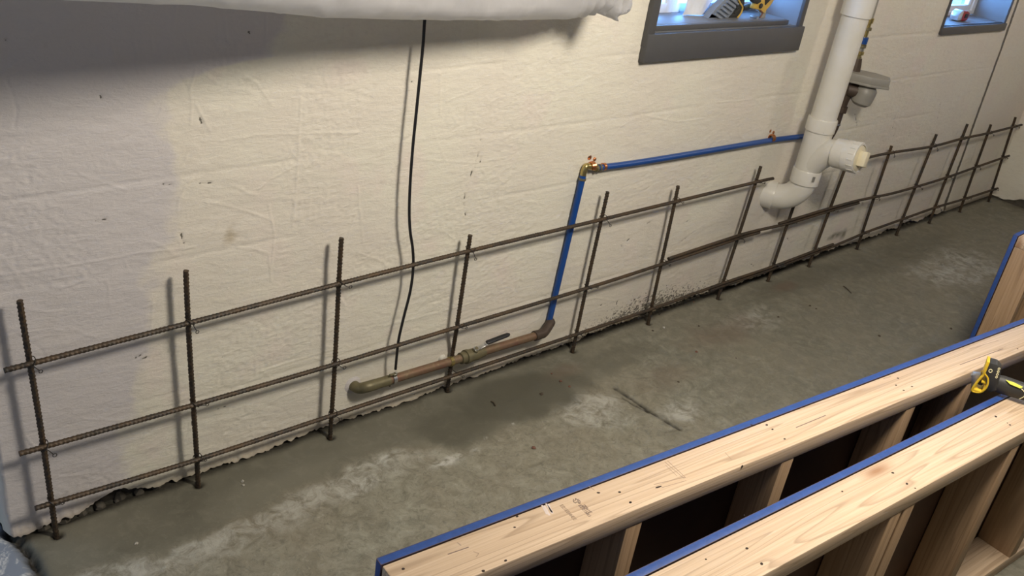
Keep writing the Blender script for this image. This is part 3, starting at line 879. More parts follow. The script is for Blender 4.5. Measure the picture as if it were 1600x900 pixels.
# ------------------------------------------------------------------ rebar grid
def build_rebar():
    root = thing('rebar_grid', (3.2, 0.0, 0.0), 'rusty steel rebar grid of uprights and tied horizontal bars along the wall foot', 'rebar grid')
    r = 0.0060
    for i, (a, b, top) in enumerate(BAR_FIT):
        z0 = -0.012
        yo = lambda z: 0.0
        if i == 3: yo = lambda z: 0.0240 if z < 0.16 else 0.0240 - 0.0240 * min(1, (z - 0.16) / 0.10)
        pts = []
        n = int((top - z0) / 0.00225)
        rg = random.Random(i)
        ph = rg.uniform(0, 6)
        for k in range(n + 1):
            z = z0 + (top - z0) * k / n
            y = yo(z)
            p = np.array([a + b * z + 0.0012 * math.sin(z * 9 + ph), y, z])
            if i == 3:        # this one stands behind the copper pipe: same line of sight, farther back
                d = p - CAM; d = d / d[1]
                q = a + b * z
                p[0] = q + (y - 0.0) * d[0] * 0.9; p[2] = z
            pts.append(p)
        MB().tube(pts, r, 'rebar', 8, rib=0.0014, pitch=0.010).build('vertical_bar', root, ang=60)
    YR = -0.0135
    rows = []
    for k in (1, 2, 3):
        P = [W(b[k][0], b[k][1], YR) for b in BARS if b[k] is not None]
        rows.append(np.array([(p[0], p[2]) for p in P]))
    def smooth(P):
        z = P[:, 1].copy()
        c = np.polyfit(P[:, 0], z, 2)
        f = np.polyval(c, P[:, 0])
        z = f + 0.75 * (z - f)
        return P[:, 0], z
    def row(k, e0, e1, dz=lambda x: 0.0, dy=lambda x: 0.0):
        xs, zs = smooth(rows[k])
        A, B = W(*e0, YR), W(*e1, YR)
        xx = [A[0]] + [x for x in xs if A[0] + 0.05 < x < B[0] - 0.05] + [B[0]]
        ext = lambda x, i, j: zs[i] + (zs[j] - zs[i]) / (xs[j] - xs[i]) * (x - xs[i])
        def zat(x):
            if x < xs[0]: return ext(x, 0, 1)
            if x > xs[-1]: return ext(x, -1, -2)
            return float(np.interp(x, xs, zs))
        zz = [zat(x) for x in xx]
        pts = catmull([(x, YR, z) for x, z in zip(xx, zz)], 12)
        pts = lin(pts, 0.0025)
        pts = [np.array([p[0], p[1] + dy(p[0]), p[2] + dz(p[0])]) for p in pts]
        MB().tube(pts, r, 'rebar', 8, rib=0.0010, pitch=0.010).build('horizontal_bar', root, ang=60)
    row(0, (7, 583), (1207, 282))
    row(0, (1347, 246), (1596, 196))
    ss = lambda a, b, x: float(sstep(a, b, np.array(x)))
    row(1, (30, 708), (1186, 364))
    xA = W(1186, 364, YR)[0]; xB1 = W(1341, 319, YR)[0]
    row(1, (1043, 410), (1341, 319), dz=lambda x: 0.0145 * (1 - ss(xA - 0.15, xA + 0.30, x)))
    row(1, (1217, 350), (1576, 245), dz=lambda x: 0.0145 * (1 - ss(xB1 - .1, xB1 + 0.4, x)))
    row(2, (55, 795), (1302, 381))
    xC = W(1302, 381, YR)[0]
    row(2, (1110, 450), (1558, 297), dz=lambda x: -0.0142 * (1 - ss(xC - .05, xC + 0.4, x)), dy=lambda x: 0.001)
    # twisted tie wires at the crossings
    rg = random.Random(12)
    for i, (a, b, top) in enumerate(BAR_FIT):
        for k in range(3):
            if i in (7, 8) and k == 0: continue
            xs, zs = smooth(rows[k])
            x = a
            for _ in range(3):
                z = float(np.interp(x, xs, zs)); x = a + b * z
            cy, sy = (-0.0068, 0.0170)
            if i == 3 and k == 2: cy, sy = 0.006, 0.026; x += 0.020
            s = rg.choice((-1, 1))
            d = np.array([s * 0.72, 0, 0.70])
            loop = [np.array([x, cy, z]) + d * 0.0125 * math.cos(t) + np.array([0, 1, 0]) * sy * math.sin(t) for t in np.linspace(0, 2 * math.pi, 16, endpoint=False)]
            mb = MB().tube(loop, 0.0011, 'wire', 5, closed=True)
            st = np.array([x, cy - sy, z])
            a2 = rg.uniform(-1.3, 0.2)
            L = rg.uniform(0.008, 0.022)
            dr = np.array([math.cos(a2), -0.35, math.sin(a2)])
            mid = st + dr * L * 0.5 + np.array([0, 0, rg.uniform(-.003, .003)])
            en = st + dr * L
            mb.tube(catmull([st, mid, en], 4), 0.0011, 'wire', 5)
            rr = rg.uniform(0.003, 0.0055)
            pn = np.array([dr[0], 0, dr[2]]); pn /= np.linalg.norm(pn)
            pm = np.array([-pn[2], 0, pn[0]])
            c = en + pn * rr
            mb.tube([c + pn * rr * math.cos(t) + pm * rr * math.sin(t) for t in np.linspace(0, 2 * math.pi, 12, endpoint=False)], 0.0010, 'wire', 5, closed=True)
            if rg.random() < 0.45:
                mb.tube([st, st + np.array([rg.uniform(-.004, .012), -0.006, rg.uniform(.012, .02)])], 0.0010, 'wire', 5)
            mb.build('tie_wire', root)
build_rebar()

# ------------------------------------------------------------------ copper water pipe with valve
PYC = 0.001
PA, PB = W(575, 604, PYC), W(845, 522, PYC)
PD = (PB - PA) / np.linalg.norm(PB - PA)
def build_copper():
    root = thing('copper_water_pipe', (1.34, WY, 0.11), 'old brown copper water pipe low on the wall with a black-handled valve', 'pipe')
    R = 0.0138
    wl = W(552, 602, WY)
    stub = [wl + np.array([0, 0.02, 0]), wl + np.array([0, -0.008, 0])]
    bend = catmull([wl + np.array([0, 0.01, 0]), wl + np.array([0.002, -0.014, 0.0]), wl + np.array([0.010, -0.026, 0.002]), PA + np.array([-0.002, 0, 0]), PA + PD * 0.03], 6)
    MB().tube(bend, R + 0.0028, 'bronze', 16).build('elbow_fitting', root)
    MB().lathe(wl + np.array([0, 0.006, 0]), (0, -1, 0), [(0, 0.030), (0.004, 0.029), (0.007, 0.021), (0.008, 0.017)], 'wall', 24).build('wall_collar', root)
    MB().tube(lin([PA + PD * 0.02, PB], 0.05), R, 'copper', 16).build('pipe_run', root)
    MB().tube([PA + PD * 0.015, PA + PD * 0.075], R + 0.0022, 'bronze', 16).build('coupling', root)
    q = W(700, 567, PYC); t = np.dot(q - PA, PD)
    MB().lathe(PA + PD * (t + 0.004), PD, [(0, R + 0.002), (0.012, R + 0.0024), (0.014, R)], 'brass', 16).build('solder_ring', root)
    # ball valve
    q = W(738, 556, PYC); t = np.dot(q - PA, PD)
    v0 = PA + PD * (t - 0.052)
    body = MB().lathe(v0, PD, [(0, R + .001), (0.002, 0.019), (0.020, 0.019), (0.021, 0.0235), (0.033, 0.0235), (0.034, 0.0205), (0.040, 0.021), (0.070, 0.021), (0.078, 0.0185), (0.098, 0.0175), (0.100, R)], 'bronze', 20).build('valve_body', root)
    up = np.array([0.0, -0.35, 0.94]); up /= np.linalg.norm(up)
    c = v0 + PD * 0.055
    hb = MB().lathe(c, up, [(0, 0.010), (0.026, 0.010), (0.027, 0.006), (0.034, 0.006)], 'bronze', 12)
    hb.lathe(c + up * 0.027, up, [(0, 0.0095), (0.006, 0.0095)], 'steel', 6)
    hb.build('valve_stem', body)
    side = np.cross(PD, up)
    rot = Matrix((PD, side, up)).transposed()
    lever = [c + up * 0.030 - PD * 0.008, c + up * 0.031 + PD * 0.012, c + up * 0.040 + PD * 0.03, c + up * 0.047 + PD * 0.042]
    mb = MB()
    for a, b2 in zip(lever[:-1], lever[1:]):
        d = (b2 - a); L = np.linalg.norm(d); d /= L
        s2 = np.cross(d, side)
        mb.box((a + b2) / 2, (L + 0.003, 0.014, 0.0028), 'steel', Matrix((d, side, np.cross(d, side))).transposed(), 0.0008)
    mb.build('valve_lever', root)
    tip = c + up * 0.047 + PD * 0.036
    dd = PD * 0.985 + up * 0.12; dd /= np.linalg.norm(dd)
    mb = MB()
    ring = []
    for tt, ww in [(0, .0065), (0.004, .0085), (0.03, .0085), (0.075, .0085), (0.088, .0075), (0.094, .004), (0.095, .0006)]:
        o = tip + dd * tt
        n2 = np.cross(dd, side)
        ring.append([vec(o + side * ww * math.cos(k) + n2 * min(ww, .0048) * math.sin(k)) for k in np.linspace(0, 2 * math.pi, 14, endpoint=False)])
    mb.rings(ring, 'black')
    tag(mb.build('lever_grip', root), 'black rubber lever grip')
    # right-hand elbow turning up into the blue line
    up0 = W(858, 505, 0.0275)
    el = catmull([PB - PD * 0.02, PB, PB + PD * 0.018 + np.array([0, 0.002, 0.002]), np.array([up0[0], 0.022, PB[2] + 0.018]), up0], 7)
    MB().tube(el, R + 0.003, 'darkiron', 16).build('elbow_fitting', root)
    MB().lathe(PB - PD * 0.032, PD, [(0, R), (0.001, R + .004), (0.020, R + .004), (0.021, R + .002)], 'darkiron', 16).build('solder_collar', root)
    # ground clamp
    g = W(614, 592, PYC); t = np.dot(g - PA, PD); g = PA + PD * t
    mb = MB()
    mb.lathe(g - PD * 0.006, PD, [(0, R), (0.0001, R + .004), (0.012, R + .004), (0.0121, R)], 'steel', 18)
    mb.box(g + up * 0.021, (0.012, 0.010, 0.014), 'bronze', rot, 0.001)
    mb.box(g - up * 0.021, (0.010, 0.008, 0.012), 'bronze', rot, 0.001)
    mb.lathe(g + up * 0.026 - PD * 0.02, PD, [(0, .0035), (0.024, .0035)], 'bronze', 8)
    mb.tube([g - up * 0.024, g - up * 0.036], 0.0022, 'darkiron', 8)
    mb.lathe(g + up * 0.027 + PD * 0.001, up, [(0, .004), (0.006, .004)], 'steel', 6)
    mb.build('ground_clamp', root)
build_copper()

s = W(690, 560, WY)
o = MB().lathe(s + np.array([0, 0.008, 0]), (0, -1, 0), [(0, 0.019), (0.006, 0.018), (0.010, 0.0135), (0.020, 0.012), (0.0205, 0.009)], 'pvc', 20)
o.lathe(s + np.array([0, -0.0115, 0]), (0, -1, 0), [(0, 0.006), (0.003, 0.005)], 'crumb', 10)
o = place_origin(o.build('pipe_stub'), s)
tag(o, 'small white capped pipe stub on the wall just above the copper pipe', 'pipe stub')

# black cable
cp = [(664, 26), (661, 70), (656, 120), (650, 180), (645, 230), (641, 285), (639.5, 330), (641, 362), (645, 390), (645.5, 420), (641, 455), (631, 495), (623, 530), (620, 555)]
pts = [W(x, y, 0.0) for x, y in cp]
top = pts[0]
pts = [np.array([top[0] - 0.02, 0.0, CEIL]), np.array([top[0] - 0.012, 0.0, 1.75]), np.array([top[0] - 0.004, 0.0, 1.40])] + pts
g = W(614, 592, PYC)
pts += [W(618, 577, 0.004)]
o = MB().tube(catmull(pts, 8), 0.0042, 'black', 10).build('ground_cable')
tag(o, 'black cable hanging down the wall from the plastic sheet to the copper pipe', 'cable')

# ------------------------------------------------------------------ blue water pipe
def build_blue():
    root = thing('blue_water_pipe', tuple(W(858, 503, 0.0275)), 'bright blue plastic water pipe rising from the copper elbow then running right', 'pipe')
    lo, hi = W(857, 506, 0.0275), W(911, 274, 0.0275)
    R = 0.0108
    MB().tube(lin([lo, hi], 0.05), R, 'pex', 16).build('riser_pipe', root)
    MB().lathe(lo - np.array([0, 0, .004]), hi - lo, [(0, .013), (0.014, .0125), (0.015, R)], 'darkiron', 14).build('adapter', root)
    a, b = W(934, 262.5, 0.0275), W(1275, 211, 0.0275)
    m = [W(1000, 253.5, 0.0275), W(1100, 237, 0.0275), W(1207, 219, 0.0275)]
    MB().tube(catmull([a] + m + [b], 8), R, 'pex', 16).build('branch_pipe', root)
    # brass elbow between the two runs
    c = W(914, 262, 0.0275)
    MB().tube(catmull([hi - (hi - lo) * 0.012, hi, c + np.array([0.000, 0, -0.004]), c + np.array([0.010, 0, 0.004]), a - np.array([0.006, 0, 0]), a + np.array([0.008, 0, 0])], 6), 0.0105, 'brass', 14).build('elbow_fitting', root)
    for p, d in ((hi - (hi - lo) * 0.03, hi - lo), (a + np.array([0.004, 0, 0]), m[0] - a), (a - np.array([0.012, 0, 0]), m[0] - a)):
        MB().lathe(p, d, [(0, R), (0.0005, R + .0022), (0.007, R + .0022), (0.0075, R)], 'bronze', 14).build('crimp_ring', root)
    MB().lathe(a + np.array([0.022, 0, 0.001]), m[0] - a, [(0, R), (0.0005, R + .002), (0.012, R + .002), (0.0125, R)], 'brightcopper', 14).build('crimp_ring', root)
    # copper pipe hangers nailed to the wall
    for px, sc in (((925, 256), 1.0), ((1206, 212), 1.0)):
        c = W(px[0], px[1] + 4, 0.0275)
        mb = MB()
        ring = [c + np.array([0, 0.0125 * math.cos(t), 0.0135 * math.sin(t)]) for t in np.linspace(-0.6, math.pi + 0.6, 14)]
        for dx in (-0.006, 0.0, 0.006):
            mb.tube([q + np.array([dx, 0, 0]) for q in ring], 0.0032, 'brightcopper', 6)
        mb.box(c + np.array([-0.004, 0.02, 0.022]), (0.018, 0.006, 0.022), 'brightcopper', bev=0.002)
        mb.lathe(c + np.array([-0.004, 0.018, 0.026]), (0, -1, 0), [(0, .0115), (0.004, .011), (0.006, .006)], 'brightcopper', 14)
        mb.lathe(c + np.array([0.020, 0.02, 0.018]), (0, -1, 0), [(0, .0065), (0.010, .0065), (0.012, .004)], 'brightcopper', 12)
        mb.build('pipe_hanger', root)
build_blue()

# ------------------------------------------------------------------ white drain stack
def build_stack():
    AX = np.array([3.405, -0.072])
    root = thing('drain_pipe', (AX[0], AX[1], 0.42), 'thick white plastic drain stack with a capped cleanout elbowing into the wall', 'drain pipe')
    r = 0.0515; rh = 0.0585
    P = lambda z: np.array([AX[0], AX[1], z])
    lean = np.array([0.008, 0, 1.0])
    zc = 0.424
    Rb = 0.098
    # elbow into the wall
    q = np.array([-0.40, 0.917, 0.0])
    B0 = np.array([AX[0], AX[1], 0.0])
    arc = [B0 + q * (Rb - Rb * math.cos(t)) + np.array([0, 0, zc + Rb - Rb * math.sin(t)]) for t in np.linspace(math.pi / 2, 0, 16)]
    wl = (WY - AX[1]) / q[1]
    pts = [B0 + q * (wl + 0.03) + np.array([0, 0, zc]), B0 + q * (wl + 0.005) + np.array([0, 0, zc])] + arc + [P(zc + Rb + 0.02)]
    MB().tube(pts, r + 0.001, 'pvc', 32).build('elbow', root)
    yh = WY
    MB().lathe(B0 + q * (wl + 0.03) + np.array([0, 0, zc]), -q, [(0, rh), (0.050, rh), (0.056, rh - 0.001), (0.0565, r)], 'pvc', 32).build('elbow_hub', root)
    e = MB().lathe(P(0.512), lean, [(0, r), (0.001, rh), (0.056, rh), (0.060, rh - .002), (0.0605, r)], 'pvc', 32)
    e.build('elbow_hub', root)
    # small grey sticker on the lower hub
    mb = MB()
    for k in range(6):
        t0 = -2.16 + 0.035 * k
        a, b = t0, t0 + 0.036
        q = [np.array([AX[0] + (rh + .0006) * math.cos(t), AX[1] + (rh + .0006) * math.sin(t), z]) for t, z in ((a, .536), (b, .536), (b, .560), (a, .560))]
        n = np.array([math.cos(t0), math.sin(t0), 0]) * 0.0004
        mb.prism(q, n, 'greyplastic' if k in (1, 2, 4) else 'steel')
    tag(mb.build('sticker', root), 'small grey printed sticker')
    # wye body, blending towards the cleanout
    D = np.array([0.05, -0.99, 0.11]); D /= np.linalg.norm(D)
    body = MB().lathe(P(0.566), lean, [(0, r), (0.002, r + .003), (0.17, r + .003), (0.172, r)], 'pvc', 32)
    bz = 0.664
    c0 = P(0.600) + D * 0.0
    body.tube(catmull([P(0.575), P(0.60) + D * 0.012, P(0.635) + D * 0.040, P(bz - 0.004) + D * 0.075, P(bz) + D * 0.115], 5), r + .001, 'pvc', 32)
    body.build('wye_fitting', root)
    MB().lathe(P(0.735), lean, [(0, r), (0.001, rh), (0.050, rh + .0005), (0.054, rh - .001), (0.0545, r)], 'pvc', 32).build('upper_hub', root)
    MB().tube([P(0.76) + np.array([0.001, 0, 0]), P(1.0) + np.array([0.006, 0, 0]), P(CEIL) + np.array([0.028, 0, 0])], r, 'pvc', 40).build('stack_pipe', root)
    MB().lathe(P(1.190) + np.array([0.0085, 0, 0]), lean, [(0, r), (0.001, rh), (0.11, rh), (0.111, r)], 'pvc', 32).build('coupling', root)
    # cleanout adapter and plug
    o = P(bz) + D * 0.096
    ad = MB().lathe(o, D, [(0, r), (0.001, rh + .001), (0.045, rh + .001), (0.046, rh + .003), (0.098, rh + .003), (0.101, rh + .001), (0.101, rh - 0.006), (0.094, rh - .007)], 'pvc', 40)
    u, v = frame_of(vec(D)); u, v = np.array(u), np.array(v)
    for k in range(16):
        a = 2 * math.pi * k / 16
        dr = u * math.cos(a) + v * math.sin(a)
        ad.box(o + D * 0.085 + dr * (rh + .003), (0.024, 0.006, 0.003), 'pvc', Matrix((D, np.cross(dr, D), dr)).transposed(), 0.0008)
    ad.build('cleanout_adapter', root)
    pl = MB().lathe(o + D * 0.090, D, [(0, rh - .007), (0.008, rh - .008), (0.010, rh - .012), (0.0101, 0.0)], 'cap', 32)
    z_ = np.array([0.25, 0.08, 0.96]); z_ = z_ - D * np.dot(z_, D); z_ /= np.linalg.norm(z_)
    s_ = np.cross(D, z_)
    pl.box(o + D * 0.114, (0.032, 0.034, 0.060), 'cap', Matrix((D, s_, z_)).transposed(), 0.004)
    tag(pl.build('cleanout_plug', root), 'cream plug with a raised square grip')
build_stack()

# ------------------------------------------------------------------ meter behind the stack
def build_meter():
    root = thing('water_meter', (3.72, 0.01, 0.84), 'grey plastic meter with a flat lid on a dark upright pipe behind the white stack', 'meter')
    bar = [np.array([3.655, 0.03, 0.60]), np.array([3.69, 0.022, 0.64]), np.array([3.708, 0.018, 0.69]), np.array([3.708, 0.016, 0.77])]
    MB().tube(catmull(bar, 8), 0.0135, 'darkiron', 14).build('lower_pipe', root)
    MB().lathe((3.708, 0.016, 0.700), (0, 0, 1), [(0, .0135), (0.001, .0155), (0.006, .0155), (0.007, .0135)], 'steel', 14).build('pipe_ring', root)
    MB().lathe((3.708, 0.016, 0.755), (0, 0, 1), [(0, .0165), (0.002, .0235), (0.028, .0235), (0.030, .018), (0.05, .019), (0.09, .028), (0.16, .030), (0.21, .024), (0.235, .019)], 'darkiron', 8).build('meter_spud', root)
    mb = MB().lathe((3.735, -0.040, 0.802), (0.05, -0.12, 1), [(0, .012), (0.004, .030), (0.016, .043), (0.055, .046), (0.074, .045), (0.085, .036), (0.092, .034)], 'greyplastic', 28)
    mb.tube([(3.70, 0.010, 0.86), (3.722, -0.03, 0.86)], 0.03, 'darkiron', 12)
    tag(mb.build('meter_body', root), 'round grey meter body')
    z0 = 0.893
    rot30 = lambda x, y: (3.715 + (x - 3.715) * 0.87 - (y + 0.02) * 0.5, -0.02 + (x - 3.715) * 0.5 + (y + 0.02) * 0.87)
    hexa = [rot30(*q) for q in [(3.665, 0.025), (3.765, 0.025), (3.775, -0.075), (3.750, -0.135), (3.685, -0.135), (3.660, -0.06)]]
    mb = MB().prism([(x, y, z0 + 0.012 - 0.10 * (y + .06) * -0.3) for x, y in hexa], (0, 0, 0.032), 'greyplastic', 0.003)
    mb.prism([(3.725 + (x - 3.725) * 1.06, -0.06 + (y + 0.06) * 1.05, z0 + 0.004 + 0.03 * (y + .06)) for x, y in hexa], (0, 0, 0.010), 'greyplastic', 0.002)
    tag(mb.build('meter_lid', root), 'flat grey lid')
    # fittings above
    mb = MB()
    prof = [(0.985, .014, 'bronze'), (1.005, .019, 'brass'), (1.020, .015, 'steel'), (1.034, .019, 'bronze')]
    for z, rr, m in prof:
        mb.lathe((3.708, 0.016, z), (0, 0, 1), [(0, rr * .8), (0.001, rr), (0.013, rr), (0.014, rr * .8)], m, 12)
    mb.lathe((3.708, 0.016, 0.985), (0, 0, 1), [(0, .012), (0.16, .012)], 'brass', 12)
    mb.lathe((3.708, 0.016, 1.105), (0, 0, 1), [(0, .014), (0.001, .019), (0.012, .019), (0.013, .014)], 'bronze', 12)
    mb.lathe((3.708, 0.016, 1.135), (0, 0, 1), [(0, .012), (0.001, .0165), (0.02, .0165), (0.021, .012)], 'brass', 12)
    mb.build('brass_fittings', root)
    tag(MB().lathe((3.708, 0.016, 1.050), (0, 0, 1), [(0, .014), (0.001, .0185), (0.028, .0185), (0.029, .014)], 'pex', 14).build('valve_ring', root), 'blue valve ring')
    tag(MB().tube([(3.708, 0.016, 1.14), (3.710, 0.018, 1.3), (3.714, 0.02, CEIL)], 0.0125, 'greyplastic', 14).build('upper_pipe', root), 'pale grey pipe going up')
build_meter()

# ------------------------------------------------------------------ wooden forms with blue-edged plywood
def form(name, origin, rz, length, width, height, studs, holes, label, marks=None, th=0.041, cup=0.0):
    root = thing(name, origin, label, 'wall form', 'plywood wall forms', rz=rz)
    H = height
    mb = MB()
    mb.box((length / 2, -width / 2, H - th / 2), (length, width, th), 'woodX', bev=0.003)
    for (hx, hy, ex, ey) in holes:
        a = random.uniform(-.5, .5)
        n = 9
        mb.prism([(hx + ex * math.cos(t) * math.cos(a) - ey * math.sin(t) * math.sin(a), hy + ex * math.cos(t) * math.sin(a) + ey * math.sin(t) * math.cos(a), H - 0.002) for t in np.linspace(0, 2 * math.pi, n, endpoint=False)],
                 (0, 0, 0.0024), 'hole')
    for (pts, wd, m) in (marks or []):
        for (ax, ay), (bx, by) in zip(pts[:-1], pts[1:]):
            d = np.array([bx - ax, by - ay]); L = np.linalg.norm(d) + 1e-9; nrm = np.array([-d[1], d[0]]) / L * wd / 2; d = d / L * wd * 0.3
            mb.prism([(ax + nrm[0] - d[0], ay + nrm[1] - d[1], H - 0.001), (ax - nrm[0] - d[0], ay - nrm[1] - d[1], H - 0.001), (bx - nrm[0] + d[0], by - nrm[1] + d[1], H - 0.001), (bx + nrm[0] + d[0], by + nrm[1] + d[1], H - 0.001)], (0, 0, 0.0012), m)
    mb.build('top_plate', root, True)
    MB().box((length / 2, -width / 2, th / 2), (length, width, th), 'woodX', bev=0.003).build('bottom_plate', root, True)
    for sx in studs:
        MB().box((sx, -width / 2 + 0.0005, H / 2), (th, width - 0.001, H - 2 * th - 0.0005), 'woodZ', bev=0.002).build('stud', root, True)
    # plywood skin: dark faces, blue-painted edges
    y0, y1 = 0.002, 0.0180
    mb = MB()
    mb.box((length / 2, (y0 + y1) / 2, H / 2), (length - 0.003, y1 - y0 - 0.001, H - 0.003), 'ply')
    e = 0.0022
    mb.box((length / 2, (y0 + y1) / 2, H - 0.001), (length, y1 - y0, e), 'blue', bev=0.0008)
    for x in (0, length):
        mb.box((x, (y0 + y1) / 2, H / 2), (e, y1 - y0, H), 'blue', bev=0.0008)
    mb.box((length / 2, y1, H / 2), (length, e, H), 'blue', bev=0.0008)
    tag(mb.build('plywood_skin', root, True), 'dark plywood skin with blue painted edges')
    return root
def to_local(p, origin, rz):
    dx, dy = p[0] - origin[0], p[1] - origin[1]
    return (dx * math.cos(rz) + dy * math.sin(rz), -dx * math.sin(rz) + dy * math.cos(rz))
FH = 0.60
# form nearer the rebar
RZ1 = math.radians(-5.9); O1 = FL(597, 884, FH); O1[2] = 0
def m1(px): return to_local(FL(px[0], px[1], FH), O1, RZ1)
h1 = [(630, 889, .0028, .0024), (968, 769, .003, .0022), (985, 785, .0032, .0024), (935, 770, .0035, .002), (1207, 671, .003, .002), (1226, 686, .0028, .002), (1174, 664, .003, .002), (1198, 664, .0035, .0025), (1403, 591, .003, .0022),
      (1400, 602, .003, .0022), (1412, 610, .003, .0022), (1425, 604, .003, .002), (1029, 761, .008, .0018), (808, 807, .003, .002), (804, 824, .0025, .0015), (755, 892, .003, .002), (790, 876, .003, .002), (1160, 728, .003, .0018), (1590, 545, .002, .002)]
h1 = [m1(h[:2]) + h[2:] for h in h1]
def stroke(pxs, wd=0.0014, m='ink'):
    return ([m1(p) for p in pxs], wd, m)
st1 = [stroke(p) for p in [
    [(896, 780), (896, 784), (899, 786), (902, 784)], [(899, 779), (902, 781), (905, 785), (907, 786)], [(902, 784), (905, 787), (907, 786)], [(900, 779), (898, 783)], [(903, 780), (907, 784)]]]
# two rows of stamped strokes, too worn to read
def glyphs(p0, p1, n, hgt, wd, m, seed):
    rg = random.Random(seed); out = []
    p0, p1 = np.array(m1(p0)), np.array(m1(p1))
    d = (p1 - p0) / n; nn = np.array([-d[1], d[0]]); nn = nn / np.linalg.norm(nn) * hgt
    for k in range(n):
        a = p0 + d * k; b = a + d * 0.62
        kind = rg.choice('HEOI')
        if kind in 'HOE': out.append(([tuple(a), tuple(a + nn)], wd, m))
        if kind in 'HO': out.append(([tuple(b), tuple(b + nn)], wd, m))
        if kind in 'OE': out.append(([tuple(a), tuple(b)], wd, m)); out.append(([tuple(a + nn), tuple(b + nn)], wd, m))
        if kind in 'HE': out.append(([tuple(a + nn / 2), tuple(b + nn / 2)], wd, m))
        if kind == 'I': out.append(([tuple((a + b) / 2), tuple((a + b) / 2 + nn)], wd, m))
    return out
st1 += glyphs((904, 790), (921, 809), 7, 0.0055, 0.0011, 'ink', 3) + glyphs((910, 790), (922, 803), 5, 0.0055, 0.0011, 'ink', 5) + glyphs((875, 790), (898, 814), 9, 0.006, 0.0013, 'inkfaint', 8)
st1 += [stroke([(1039, 722), (1068, 747), (1071, 746), (1043, 720)], 0.0013, 'inkfaint'), stroke([(1022, 757), (1068, 746)], 0.0016, 'inkfaint'), stroke([(1034, 762), (1072, 751)], 0.0013, 'inkfaint'), stroke([(1133, 707), (1143, 718)], 0.0012, 'inkfaint'),
        stroke([(1040, 727), (1058, 744)], 0.001, 'inkfaint'), stroke([(1244, 668), (1290, 649)], 0.002, 'ink'), stroke([(700, 866), (732, 855)], 0.0018, 'ink'), stroke([(740, 862), (748, 865), (744, 870)], 0.0012, 'inkfaint'), stroke([(715, 848), (720, 852)], 0.002, 'inkfaint'),
        stroke([(920, 760), (929, 766)], 0.001, 'inkfaint'), stroke([(1500, 570), (1567, 545)], 0.0018, 'ink'), stroke([(1515, 545), (1560, 532)], 0.0012, 'inkfaint'), stroke([(1380, 592), (1392, 588)], 0.0014, 'inkfaint')]
st1 += [stroke([(847 + k * 3.2, 790 - k * 1.2 + (k % 2) * 2), (854 + k * 3.0 + (k % 3) * 1.2, 803 - k * 1.4 + (k % 2) * 3)], 0.0032 + 0.0012 * (k % 2), 'chalk') for k in range(4)]
S1 = [m1((x, y))[0] for x, y in [(640, 890), (979, 776), (1217, 678), (1407, 600), (1508, 566)]]
L1 = 2.55
form('wall_form', tuple(O1), RZ1, L1, 0.087, FH, S1 + [L1 - 0.03], h1, 'middle lumber form with blue edge and a worn ink stamp on its pale top', st1)
# nearest form
RZ2 = math.radians(-4.96)
p = FL(1280, 767, FH); O2 = np.array([p[0] - 0.95 * math.cos(RZ2), p[1] - 0.95 * math.sin(RZ2), 0])
def m2(px): return to_local(FL(px[0], px[1], FH), O2, RZ2)
h2 = [m2(h[:2]) + h[2:] for h in [(1167, 857, .0032, .0026), (1190, 881, .0034, .0026), (1395, 739, .0034, .0024), (1417, 756, .0036, .0024), (1578, 664, .003, .0022), (1574, 661, .0016, .0014), (1430, 763, .002, .0016), (1316, 768, .0022, .0018), (1556, 651, .004, .003), (1103, 874, .002, .0015), (1163, 805, .002, .001)]]
S2 = [m2(q)[0] for q in [(1178, 869), (1406, 748), (1578, 664)]]
S2 = [S2[0] - 0.45, S2[0], S2[1] - 0.05, S2[1], S2[2], S2[2] + 0.40]
k2 = m2((1490, 683))
form('wall_form', tuple(O2), RZ2, 2.15, 0.098, FH, S2, h2, 'nearest lumber form at the bottom right, blue edge, tool handle resting on it', [])
# far form, seen from its end
p = FL(1583, 366, FH)
form('wall_form', (p[0], p[1] - 0.02, 0), math.radians(1.0), 2.2, 0.09, FH, [0.022, 0.45, 0.86, 1.3, 1.75, 2.17], [], 'farthest lumber form at the right edge, seen end-on with a blue upright edge', [])

